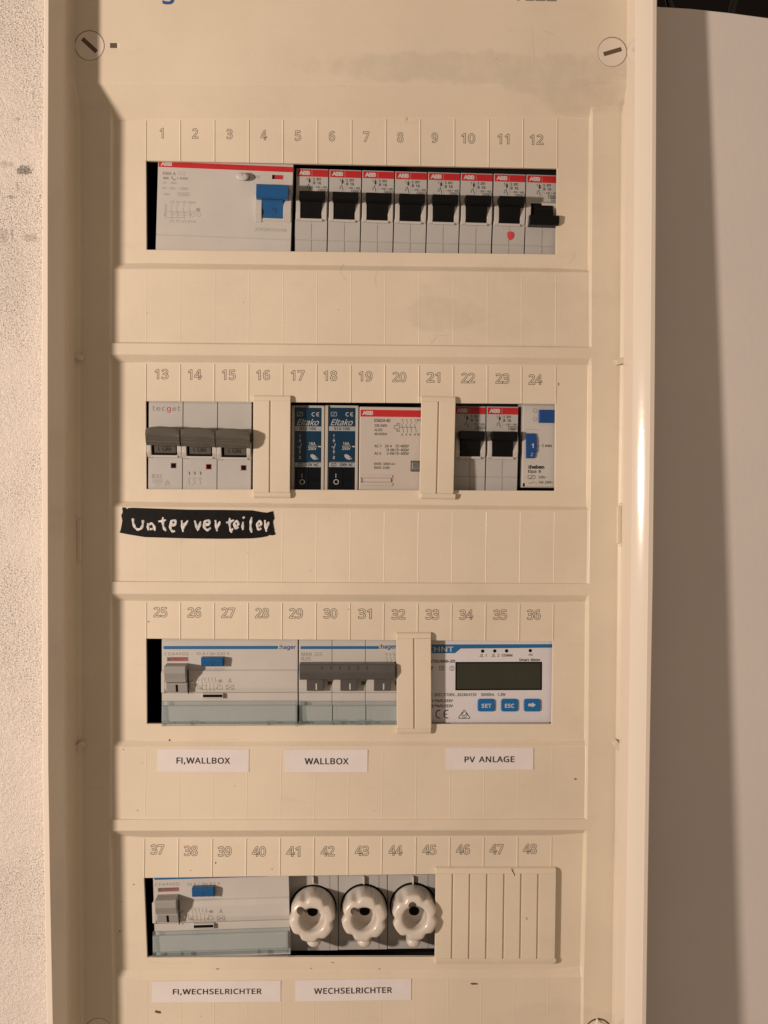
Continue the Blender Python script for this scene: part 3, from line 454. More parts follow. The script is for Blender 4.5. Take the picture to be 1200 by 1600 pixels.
# ------------------------------------------------------------------ cover panel and frame
LR, LB, LM, LT, RIM = 0.0, 7.5, 11.0, 32.0, 98.5
creaseL = [(-200,114),(100,115),(150,119),(200,122),(600,122),(700,121.5),(1000,123.5),(1250,124.5),(1600,127),(1800,130)]
creaseR = [(-200,984),(130,983),(185,975),(600,972.5),(700,970.5),(1000,968),(1100,966.5),(1300,965),(1400,962.5),(1600,960),(1800,957)]
seamL = [(-200,101),(600,100.5),(1000,99),(1250,101),(1600,105),(1800,108)]
seamR = [(-200,994),(180,993),(700,989),(900,987),(1150,983.5),(1500,978.5),(1800,974)]
rimLi = [(-200,77),(100,76),(300,75),(700,75),(1000,75.5),(1200,76),(1400,79),(1600,83),(1800,88)]
rimLo = [(-200,69),(100,68),(300,66),(600,64.5),(1000,65),(1200,66),(1350,68.5),(1600,73),(1800,78)]
rimRi = [(-200,1020),(250,1018),(700,1014.5),(1150,1008.5),(1550,1003),(1800,999)]
rimRo = [(-200,1028),(250,1026),(600,1024),(900,1021),(1150,1016.5),(1400,1013),(1600,1010.5),(1800,1007)]
zoneL = [(-200,173),(185,173),(412,172),(560,171),(790,171),(940,172),(1160,172.5),(1300,171),(1520,176),(1800,178)]
zoneR = [(-200,926),(185,926),(412,924),(560,924),(790,922),(940,920),(1160,918.5),(1300,917),(1520,912),(1800,909)]
openL = [(-200,228),(251,228),(390,229),(627,228),(764,229),(998,228.5),(1131,229.5),(1290,226),(1372,225),(1496,230),(1800,231)]
openR = [(-200,872),(262,870.5),(397,868.5),(631,868),(767,867),(1002,864),(1132,862),(1353,861.5),(1500,857),(1800,853)]
ylines = [  # left y, right y, zone level, margin level, tag
 (-120,-120,LT,LT),(0,0,LT,LT),(130,134,LT,LT),(168,167,LM,LM),(186,183,LR,LM),(251,263,LR,LM),(390,397.5,LR,LM),(411,419,LR,LM),(420,425,LB,LM),
 (535,541,LB,LM),(536.5,542.5,LM,LM),(554,559,LM,LM),(566,570,LR,LM),(627,631,LR,LM),(764,767,LR,LM),(784,791,LR,LM),(792,797,LB,LM),
 (908,911,LB,LM),(909.5,912.5,LM,LM),(928,930,LM,LM),(939,941,LR,LM),(998,1002,LR,LM),(1131,1132,LR,LM),(1158,1158,LR,LM),(1167,1166,LB,LM),
 (1280,1279,LB,LM),(1281.5,1280.5,LM,LM),(1298,1297,LM,LM),(1308,1305,LR,LM),(1372,1363,LR,LM),(1496,1495,LR,LM),(1517,1515,LR,LM),(1530,1527,LB,LM),
 (1660,1660,LB,LM),(1740,1740,LB,LM)]
OPEN = {5, 13, 21, 29}
panel = Dev('cover_panel', 'cream plastic cover panel with numbered slots and four openings for the devices', 'cover panel', 547, 800, 0)
mb = panel.mb()
x0_, x1_ = 228.0, 870.0
def yy(j, px): a, b = ylines[j][0], ylines[j][1]; return a+(b-a)*(px-228)/642.0
cols = []
def gp(j, px, hmeas, h):
    y = yy(j, px); X, Y = AT(px, y, hmeas); return (X-panel.X, Y-panel.Y, h)
grid = []
for j, (a, b, zl, ml) in enumerate(ylines):
    yl, yr = a, b
    if ml == LT:
        tab = [(pw(seamL,yl),62,62),(pw(creaseL,yl)-1.5,LT+2,LT+3),(pw(creaseL,yl)+1,LT,LT),(pw(zoneL,yl),LT,LT),(pw(zoneL,yl)+4,LT,LT),(pw(openL,yl),LT,LT),
               (pw(openR,yr),LT,LT),(pw(zoneR,yr)-4,LT,LT),(pw(zoneR,yr),LT,LT),(pw(creaseR,yr)-3,LT,LT),(pw(creaseR,yr)+1.5,LT+2,LT+3),(pw(seamR,yr),81,81)]
    else:
        tab = [(pw(seamL,yl),62,62),(pw(creaseL,yl)-1.5,LM+3,LM+4),(pw(creaseL,yl)+4,LM,LM),(pw(zoneL,yl),LM,LM),(pw(zoneL,yl)+3.5,LM,zl),(pw(openL,yl),zl,zl),
               (pw(openR,yr),zl,zl),(pw(zoneR,yr)-3,LM,zl),(pw(zoneR,yr),LM,LM),(pw(creaseR,yr)-4,LM,LM),(pw(creaseR,yr)+1.5,LM+3,LM+4),(pw(seamR,yr),81,81)]
    grid.append([gp(j, px, hm, h) for px, hm, h in tab])
nc = 12; vs = [p for row in grid for p in row]; fs = []
for j in range(len(ylines)-1):
    for i in range(nc-1):
        if j in OPEN and i == 5: continue
        fs.append((j*nc+i, j*nc+i+1, (j+1)*nc+i+1, (j+1)*nc+i))
base_n = len(vs)
for j in OPEN:                                          # thickness of the cover round each opening
    q = [j*nc+5, j*nc+6, (j+1)*nc+6, (j+1)*nc+5]; o = len(vs)
    for k in q: v = vs[k]; vs.append((v[0], v[1], -7.0))
    for k in range(4): fs.append((q[k], o+k, o+(k+1)%4, q[(k+1)%4]))
mb.add(vs, fs, 'cream_plastic')
pm = mb.build('panel_sheet', panel.o, smooth_angle=20, bevmod=1.1)
bm = bmesh.new(); bm.from_mesh(pm.data); bmesh.ops.recalc_face_normals(bm, faces=bm.faces)
if sum(f.normal.y for f in bm.faces) > 0: bmesh.ops.reverse_faces(bm, faces=bm.faces)
bm.to_mesh(pm.data); bm.free()
# ribs between the number fields and, fainter, below each row
rows = [(4,5),(12,13),(20,21),(28,29)]; lows = [(8,9),(16,17),(24,25),(32,33)]
def rib(px, j0, j1, wd, h, lev, m0=1.0):
    u = (px-228)/642.0
    ya, yb = yy(j0, px)+m0, yy(j1, px)
    pa = pw(openL, ya)+(pw(openR, ya)-pw(openL, ya))*u; pb = pw(openL, yb)+(pw(openR, yb)-pw(openL, yb))*u
    A = AT(pa, ya, lev); B = AT(pb, yb, lev); b = panel.mb()
    A = (A[0]-panel.X, A[1]-panel.Y); B = (B[0]-panel.X, B[1]-panel.Y); q = wd/2
    v = [(A[0]-q,A[1],lev-.2),(A[0]-q*.3,A[1]+.8,lev+h),(A[0]+q*.3,A[1]+.8,lev+h),(A[0]+q,A[1],lev-.2),
         (B[0]-q,B[1],lev-.2),(B[0]-q*.3,B[1]-.4,lev+h),(B[0]+q*.3,B[1]-.4,lev+h),(B[0]+q,B[1],lev-.2)]
    b.add(v, [(0,4,5,1),(1,5,6,2),(2,6,7,3),(0,1,2,3),(4,7,6,5)], 'cream_plastic'); b.build('divider_rib', panel.o)
for r, (a, b) in enumerate(rows):
    for k in range(13): rib(228+642*k/12.0, a, b, 2.8 if k not in (0,12) else 2.0, 0.9, LR, 2)
for r, (a, b) in enumerate(lows):
    for k in range(-1, 14):
        if -1 < k < 13: rib(228+642*k/12.0, a, b, 2.2, 0.22, LB, 3)
# outlined slot numbers
numc = {1:(252.5,208),2:(304.8,208.5),3:(358.5,209.5),4:(412,211),5:(465.5,212),6:(518.7,212.8),7:(572.3,213.5),8:(625.5,214.5),9:(679.3,215.2),10:(731.5,216),11:(786.5,217),12:(838.5,218),
 13:(252.3,584.5),14:(304.3,585),15:(357.3,585.5),16:(411,586),17:(465,586.5),18:(516,587),19:(571,588),20:(624,589),21:(677,589.5),22:(731.3,590.5),23:(785,591.5),24:(836.5,593),
 25:(250.5,956.5),26:(303.5,957),27:(356.5,957.5),28:(409.5,958),29:(462.5,958.5),30:(516,958.5),31:(570,959),32:(622.5,960),33:(675.5,960),34:(728.5,960.5),35:(781.5,960.5),36:(834,960.5),
 37:(245.8,1327.5),38:(298,1329.5),39:(351,1330.5),40:(404.5,1330.5),41:(458.3,1330.5),42:(512,1330),43:(565.5,1329.5),44:(618,1329),45:(671,1328),46:(723.5,1327.5),47:(776,1327),48:(828,1326.5)}
for k, (x, y) in numc.items():
    wd = 5 if k == 1 else 8.5 if k < 10 else 17.5 if k == 11 else 20.5
    b = panel.mb(); b.text(str(k), x-wd/2-.7, y-8.2, x+wd/2+.7, y+8.2, 0.12, 'engraved_line', bold=0.022, outline=0.014); b.build('number', panel.o)
# top lettering cut by the frame of the picture
b = panel.mb(); b.text('hager', 205, -38, 316, 6, LT+.1, 'navy_ink', 0.02); b.build('printed_lettering', panel.o, 'blue printed maker lettering, cut by the top of the picture')
b = panel.mb(); b.text('VE22', 800, -24, 870, .8, LT+.1, 'grey_ink', 0.02); b.build('printed_lettering', panel.o, 'grey printed type lettering at the top edge')
# cover screws
def cover_screw(px, py, a, lev, sunk=0.0, rad=22.0):
    b = panel.mb(); n = 40
    c = panel.P(px, py, lev)
    b.disc(px, py, rad+.9, None, lev+.06, 'dirt_and_shade', n)  # flat dark disc paints the shaded groove round the head
    b.disc(px, py, rad, lev-3, lev+.9, 'screw_plastic', n, 0.7)
    o = b.build('cover_screw', panel.o)
    s_ = panel.mb(); ca, sa = math.cos(math.radians(a)), math.sin(math.radians(a))
    L_, w_ = 14.5, 3.3
    pts = [(c.x+ca*u*L_-sa*v*w_, c.y+sa*u*L_+ca*v*w_) for u, v in ((-1,-1),(1,-1),(1,1),(-1,1))]
    s_.add([(p[0],p[1],lev+.95) for p in pts], [(0,1,2,3)], 'dirt_and_shade')  # slot lies flat, the shade of its depth is painted in dark colours
    pts2 = [(c.x+ca*u*(L_-1)-sa*(v*w_*.35-1.2)*1.0, c.y+sa*u*(L_-1)+ca*(v*w_*.35-1.2)) for u, v in ((-1,-1),(1,-1),(1,1),(-1,1))]
    s_.add([(p[0],p[1],lev+1.0) for p in pts2], [(0,1,2,3)], 'engraved_line')
    s_.build('screw_slot', o)
cover_screw(140, 71, 42, LT); cover_screw(957, 81, -17, LT); cover_screw(154, 1612, 10, LM, rad=21)
b = panel.mb(); b.disc(935, 1612, 22, None, LM+.1, 'dirt_and_shade', 40); b.disc(935, 1613, 20, LM-2, LM+.6, 'cream_plastic', 40, .6)  # shaded groove round this head is a flat dark disc as well
b.poly([(922,1603),(931,1599),(933,1591),(938,1598),(950,1603),(946,1616),(924,1616)], LM, LM+5, 'frame_plastic', 1.2); b.build('cover_screw', panel.o, 'screw whose head is broken, at the bottom right')
# small square hole, drawn flat with its shade as dark colour, and other moulded details
b = panel.mb(); b.flat(171.5, 66.5, 187.5, 75.5, LT+.05, 'frame_plastic'); b.flat(171.8, 67, 183.0, 75.0, LT+.12, 'dirt_and_shade'); b.flat(172.2, 70.5, 182, 75, LT+.16, 'engraved_line'); b.build('square_hole', panel.o)
def clip(px, py, lev, a, sx_=1):
    b = panel.mb(); c = panel.P(px, py, lev); ca, sa = math.cos(math.radians(a)), math.sin(math.radians(a))
    pts = [(c.x+ca*u-sa*v, c.y+sa*u+ca*v) for u, v in ((-8,-4.5),(6,-5),(8,-1),(8,3),(5,5),(-7,4.5))]
    b.rawpoly(pts, lev-16, lev, 'cream_plastic', 1.6, 2); b.build('latch_tab', panel.o)
clip(121, 557, 24, 25); clip(124, 1166, 24, -40); clip(970, 564, 24, -15); clip(965, 1165, 24, 50)
def hinge(px, y0, y1, lev, s_):
    b = panel.mb()
    b.box(px-3.6, y0, px+3.6, y1, lev-14, lev, 'cream_plastic', 1.0)
    b.box(px-3.6-s_*5, y0-4, px-3.6-s_*5+5, y0+1.5, lev-12, lev+5, 'cream_plastic', .8); b.box(px-3.6-s_*5, y1-1.5, px-3.6-s_*5+5, y1+4, lev-12, lev+5, 'cream_plastic', .8)
    b.line(px-s_*5.5, y0-2, px-s_*5.5, y1+2, 1.6, lev+1.0, 'engraved_line', 2); b.build('hinge_slot', panel.o)
hinge(123, 811, 878, 18, 1); hinge(968.5, 790, 850, 18, -1)
b = panel.mb(); random.seed(3)
specks = [(867,793.5,6,3),(741,1537,6,2.2),(899,1217,3,1.4),(633.5,1567,0,0),(247,1581,6,3),(806,1374,0,0),(193,1171,1.2,1.0),(215,1266,1,1),(209,1382,1.3,1.1),(190,1409,1,1),(187,1455,1.6,1.3),(232,971,1.8,1),(873,600,.8,3),(710,178,2,5),(636,180,1.2,9),(861,420,5,.8),(895,424,7,.7),(545,952,1,1),(298,1360,1,1),(337,1348,1.5,2),(425,1358,1.2,1),(962,1413,1,1.2),(912,1455,1.2,1),(735,142,1.2,.9),(775,92,.8,.6),(340,1514,3,1),(520,1504,3.4,.8),(486,1513,1.2,1),(593,1514,1.6,1),(265,1157,1.6,2.2)]
for (x, y, rx, ry) in specks + [(random.uniform(200,900), random.choice([random.uniform(1172,1275), random.uniform(1534,1590), random.uniform(800,900), random.uniform(430,530)]), random.uniform(.4,.9), random.uniform(.4,.8)) for _ in range(12)]:
    if rx <= 0: continue
    lev = LT if y < 130 else LM if (x > 925 or x < 171) else LB if (430<y<535 or 795<y<905 or 1168<y<1278 or 1532<y) else LR
    c = b.dev.P(x, y, lev); n = 9; k = [random.uniform(.55,1.15) for _ in range(n)]
    vs = [(c.x+rx*k[i]*math.cos(2*math.pi*i/n), c.y+ry*k[i]*math.sin(2*math.pi*i/n), lev+.12) for i in range(n)]+[(c.x, c.y, lev+.7)]
    b.add(vs, [(i, (i+1)%n, n) for i in range(n)], 'dirt_and_shade', True)
for pts, lev, wd in ([(637,168),(634,182),(633,192),(642,192),(652,189)], LR, .7), ([(832,40),(834,75),(835,100)], LT, .5), ([(851,48),(858,52),(866,55)], LT, .8), ([(590,423),(586,433),(588,450)], LB, .8), ([(527,412),(533,426),(541,440)], LB, .6), ([(682,526),(676,534),(674,537)], LB, 1.1), ([(679,523),(690,524),(700,524)], LB, .7), ([(900,398),(894,405),(889,412)], LR, .9), ([(872,600),(870,606),(870,620)], LR, .6), ([(300,1156),(330,1157),(372,1155)], LR, .5), ([(230,1502),(260,1506),(300,1504)], LR, .6), ([(790,1157),(812,1158),(840,1156)], LR, .5), ([(250,640),(250,641)], LR, .3):
    for p_, q_ in zip(pts, pts[1:]): b.line(p_[0], p_[1], q_[0], q_[1], wd, lev+.1, 'scuff')
b.build('dirt_specks', panel.o, kind='stuff')

# outer frame
frame = Dev('cabinet_frame', 'pale plastic outer frame of the distribution cabinet round the cover panel', 'cabinet frame', 547, 1700, 60)
ys = [-120,0,60,120,200,300,450,600,700,800,900,1000,1100,1200,1300,1400,1500,1600,1740]
def loft(dev, rows_, m, name, parent, close=False):
    b = dev.mb(); n = len(rows_[0]); vs = []; fs = []
    for r in rows_: vs += r
    for j in range(len(rows_)-1):
        for i in range(n-1): fs.append((j*n+i, j*n+i+1, (j+1)*n+i+1, (j+1)*n+i))
    b.add(vs, fs, m); o = b.build(name, parent, smooth_angle=19)
    bm = bmesh.new(); bm.from_mesh(o.data)
    bmesh.ops.recalc_face_normals(bm, faces=bm.faces)
    if sum(f.normal.y*f.calc_area() for f in bm.faces) > 0: bmesh.ops.reverse_faces(bm, faces=bm.faces)
    bm.to_mesh(o.data); bm.free(); return o
def fp(px, y, d): X, Y = AT(px, y, d); return X-frame.X, Y-frame.Y
for side in (0, 1):
    rows_ = []
    for y in ys:
        se, ri, ro = (pw(seamL,y), pw(rimLi,y), pw(rimLo,y)) if side == 0 else (pw(seamR,y), pw(rimRi,y), pw(rimRo,y))
        sg = -1 if side == 0 else 1
        sh = 66 if side == 0 else 83; A = fp(se, y, sh); B = fp(ri, y, RIM); Cc = fp(ro, y, RIM); r = []
        fd = frame.d
        r.append((A[0]-sg*1.5, A[1], 20-fd)); r.append((A[0]-sg*1.0, A[1], sh-1-fd)); r.append((A[0], A[1], sh-fd))
        for k in range(1, 8):                           # gently rounded inner slope
            t = k/7.0; ang = t
            r.append((A[0]+(B[0]-A[0])*(t), A[1]+(B[1]-A[1])*t, sh-fd+((RIM-1.2-sh)*(t*1.22-.22*t*t) if side else (RIM-4-sh)*t)))
        r.append((B[0]+sg*.3, B[1], RIM-.3-fd)); r.append((B[0]+sg*.9, B[1], RIM-fd)); r.append((Cc[0]-sg*1.3, Cc[1], RIM-fd)); r.append((Cc[0]-sg*.4, Cc[1], RIM-.6-fd)); r.append((Cc[0], Cc[1], RIM-2-fd)); r.append((Cc[0]+sg*0.6, Cc[1], (0 if side else 50)-fd))
        rows_.append(r)
    loft(frame, rows_, 'frame_plastic', 'side_rail', frame.o)
for y0, y1 in ((-190,-115),(1735,1810)):
    b = frame.mb(); X0, Y0 = fp(64, y0, RIM); X1, Y1 = fp(1027, y1, RIM); b.rawbox(X0, Y0, X1, Y1, 50-frame.d, RIM-frame.d, 'frame_plastic', 2); b.build('end_rail', frame.o)
# box behind with mounting rails
b = frame.mb(); fd = frame.d
X0, Y0 = fp(150, -100, 0); X1, Y1 = fp(950, 1730, 0); z0, z1 = -5-fd, -190-fd
v = [(X0,Y0,z0),(X1,Y0,z0),(X1,Y1,z0),(X0,Y1,z0),(X0,Y0,z1),(X1,Y0,z1),(X1,Y1,z1),(X0,Y1,z1)]
b.add(v, [(0,1,5,4),(1,2,6,5),(2,3,7,6),(3,0,4,7),(4,5,6,7)], 'dark_interior'); b.build('back_box', frame.o)  # near-black colour puts the shade inside the box into the material
for y in (322, 697, 1066, 1434):
    b = frame.mb(); Xa, Ya = fp(200, y-52, -150); Xb, Yb = fp(890, y+52, -150); b.rawbox(Xa, Ya, Xb, Yb, -160-fd, -150-fd, 'inner_black', 0); b.build('mounting_rail', frame.o)

# ------------------------------------------------------------------ setting
me = Dev('tmp', '', '', 0, 0, 0); bpy.data.objects.remove(me.o)
def plain(name, m, v, f):
    k = bpy.data.meshes.new(name); k.from_pydata([tuple(W(*p)) for p in v], [], f); k.materials.append(MATS[m]); o = bpy.data.objects.new(name, k); C.objects.link(o); return o
x = AT(70, 800, 60)[0]+8
o = plain('wall', 'plaster', [(-1400,-900,60),(x-4,-900,60),(x+14,2400,60),(-1400,2400,60),(-1400,-900,-30),(x-4,-900,-30),(x+14,2400,-30),(-1400,2400,-30)], [(0,3,2,1),(1,2,6,5),(0,1,5,4),(2,3,7,6)])
structure(o, 'rough pale plaster wall left of the cabinet')
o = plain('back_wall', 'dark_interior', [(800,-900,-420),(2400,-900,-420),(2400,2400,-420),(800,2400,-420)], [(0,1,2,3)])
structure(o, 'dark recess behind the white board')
def bp_(px, y, k=0): 
    d = 30-73*(y/1600.0); X, Y = AT(px, y, d); return X, Y, d-k
bd = bpy.data.meshes.new('white_board')
v = []
tp = [(1000,6),(1030,10.5),(1080,13.5),(1140,20),(1200,28),(1300,38),(1420,50)]
for k in (0, 14):
    for px, y in tp: v.append(bp_(px, y, k))
    for px in (1420, 1000): v.append(bp_(px, 1760, k))
n = len(tp)+2
fs = [tuple(range(n))[::-1], tuple(range(n, 2*n))]+[(i, (i+1)%n, n+(i+1)%n, n+i) for i in range(n)]
ctr = Vector((sum(p[0] for p in v)/len(v), v[n-1][1], -50))
bd.from_pydata([tuple(W(*p)-W(*ctr)) for p in v], [], fs); bd.materials.append(MATS['white_board'])
o = bpy.data.objects.new('white_board', bd); C.objects.link(o); o.location = W(*ctr)
bb = o.modifiers.new('bevel', 'BEVEL'); bb.width = 1.2*S; bb.segments = 2; bb.limit_method = 'ANGLE'
bmx = bmesh.new(); bmx.from_mesh(bd); bmesh.ops.recalc_face_normals(bmx, faces=bmx.faces); bmx.to_mesh(bd); bmx.free()
tag(o, 'smooth off-white board standing behind the right side of the cabinet', 'board')
def tube(name, pts, r, m, label, cat):
    cu = bpy.data.curves.new(name, 'CURVE'); cu.dimensions = '3D'; cu.bevel_depth = r*S; cu.bevel_resolution = 3
    sp = cu.splines.new('NURBS'); sp.points.add(len(pts)-1)
    for p, q in zip(sp.points, pts): p.co = (*q, 1)
    sp.use_endpoint_u = True; sp.order_u = 3
    t = bpy.data.objects.new('t', cu); C.objects.link(t); k = bpy.data.meshes.new_from_object(t.evaluated_get(bpy.context.evaluated_depsgraph_get()))
    bpy.data.objects.remove(t); c = sum((Vector(v.co) for v in k.vertices), Vector())/len(k.vertices)
    for v in k.vertices: v.co -= c
    k.materials.clear(); k.materials.append(MATS[m])
    o = bpy.data.objects.new(name, k); C.objects.link(o); o.location = c; tag(o, label, cat); return o
def ap(px, py, d): X, Y = AT(px, py, d); return W(X, Y, d)
tube('cable', [ap(1040,-60,-60), ap(1042,-10,-60), ap(1050,20,-62), ap(1070,60,-65)], 6, 'cable_black', 'black cable hanging in the dark gap nearest the cabinet frame', 'cable')
tube('cable', [ap(1170,-60,-60), ap(1150,-10,-60), ap(1140,30,-66), ap(1140,70,-70)], 6, 'cable_black', 'black cable in the dark gap above the white board, farther right', 'cable')

# ------------------------------------------------------------------ row 1
GB = 'single pole circuit breakers with black toggles'
rcd = Dev('residual_current_breaker', 'wide grey device with blue toggle and red stripe at the left of the top row', 'circuit breaker', 247, 252.8, -10, 1.6)
b = rcd.mb()
b.prism(247.5, 459, [(240,-60),(240,0),(365,0),(366,-1.4),(367,0),(392,0),(397,-3),(399,-8),(399,-60)], 'device_light', ref=0, bev=.5)
b.build('housing', rcd.o)
b = rcd.mb(); b.flat(248, 252.2, 458.6, 260.6, .08, 'red_ink'); b.build('colour_stripe', rcd.o)
b = rcd.mb(); H = .14
b.text('ABB', 251, 252.9, 269, 258.8, H, 'white_ink', .05, space=.9)
b.text('F204 A', 254.6, 268.3, 274.5, 273, H, 'grey_ink', .03); b.line(279,268.5,288,268.5,.5,H,'faint_ink'); b.line(279,273,288,273,.5,H,'faint_ink'); b.line(279,268.5,279,273,.5,H,'faint_ink'); b.line(288,268.5,288,273,.5,H,'faint_ink'); b.line(282,271,286,270,.5,H,'faint_ink')
b.text('40A', 254.6, 276, 264, 280, H, 'grey_ink', .03); b.text('I', 268, 275.6, 269.6, 279.5, H, 'grey_ink', .02); b.text('\u0394n', 270, 278.8, 275, 281.8, H, 'grey_ink', .02); b.text('= 0,03A', 276.5, 276.5, 294, 280.6, H, 'grey_ink', .03)
b.text('Un ~ 400V ~', 254.6, 283.2, 280, 287, H, 'faint_ink'); b.text('Im = I\u0394m = 1000A', 254, 291.3, 294.4, 295.5, H, 'faint_ink')
b.text('100A', 255.5, 301.5, 265.5, 305, H, 'faint_ink'); b.text('10000', 280, 301.8, 294, 305.2, H, 'faint_ink')
b.line(278,300.8,295.5,300.8,.5,H,'faint_ink'); b.line(278,306.2,295.5,306.2,.5,H,'faint_ink'); b.line(278,300.8,278,306.2,.5,H,'faint_ink'); b.line(295.5,300.8,295.5,306.2,.5,H,'faint_ink')
b.text('1/2 3/4 5/6 7/8/N', 266, 313.3, 305, 317, H, 'faint_ink'); b.text('2/1 4/3 6/5 8/7/N', 265, 343, 306, 347, H, 'faint_ink')
for i, xx in enumerate((268.5, 277.5, 287.5, 297)):
    b.line(xx, 318, xx, 323, .6, H, 'faint_ink'); b.line(xx-2, 324, xx, 331, .6, H, 'faint_ink'); b.line(xx, 331, xx, 341, .6, H, 'faint_ink')
b.ring(283, 334.5, 15, .6, H, 'faint_ink', ry=1.8); b.line(260, 331, 305, 331, .6, H, 'faint_ink'); b.line(258, 319, 258, 340, .6, H, 'faint_ink'); b.line(260, 319, 260, 331, .6, H, 'faint_ink'); b.line(258,340,290,340,.6,H,'faint_ink')
b.ring(302, 335.5, 3, .6, H, 'faint_ink'); b.ring(311, 335.5, 3, .6, H, 'faint_ink'); b.flat(306.5, 325, 312.5, 330.5, H, 'faint_ink'); b.ring(258, 335, 1.6, .5, H, 'faint_ink')
b.text('TEST', 396, 274.3, 406.5, 278.2, H, 'grey_ink', .01); b.text('2CDF204101R1400', 398.5, 355.5, 448, 360.6, H, 'faint_ink')
b.flat(424, 272.2, 443.5, 280.6, H, 'white_ink'); b.flat(425.2, 273.0, 442.6, 279.8, H+.05, 'red_flag'); b.flat(425.2, 273.0, 429.2, 279.8, H+.1, 'inner_black')
b.build('printed_lettering', rcd.o)
b = rcd.mb(); c = rcd.P(379.2, 277.2, 0); b.disc(379.2, 277.0, 11.5, None, .1, 'seam', 28, ry=5.8)
n = 28; vs = []; fs = []
for (h, k) in ((0,.96),(9,.98),(11,.9),(11.8,.6),(12,0.02)):
    for i in range(n): a = 2*math.pi*i/n; vs.append((c.x+10.6*k*math.cos(a)*(1), c.y-1+6.6*k*math.sin(a)+0.25*(h), h))
for j in range(4):
    for i in range(n): fs.append((j*n+i, j*n+(i+1)%n, (j+1)*n+(i+1)%n, (j+1)*n+i))
b.add(vs, fs, 'device_light', True); b.text('T', 375.5, 269.5, 380, 274.5, 12.2, 'faint_ink', .02); b.build('test_button', rcd.o)
b = rcd.mb()
b.prism(399.5, 410, [(300,-3),(306,9),(332,11),(346,1),(348,-3)], 'device_light', bev=.6, ref=6); b.prism(443.5, 456, [(300,-3),(306,9),(332,11),(346,1),(348,-3)], 'device_light', bev=.6, ref=6)
b.box(409, 339.5, 445, 344.5, -3, 2.5, 'device_light', .5); b.build('lever_guard', rcd.o)
b = rcd.mb()
b.prism(400.5, 451, [(287,-4),(286.5,22),(288,25),(306,24),(309,20),(309,2)], 'blue_plastic', bev=.8, ref=24)
b.prism(410.5, 443, [(305,-4),(305,20),(315,12),(338,4),(340,-4)], 'blue_plastic', bev=.5, ref=12)
b.ring(427.5, 327, 3.2, .8, 9.6, 'navy_ink', ry=4.5); b.line(427.5, 321.5, 427.5, 332, .9, 9.7, 'navy_ink'); b.build('toggle', rcd.o)

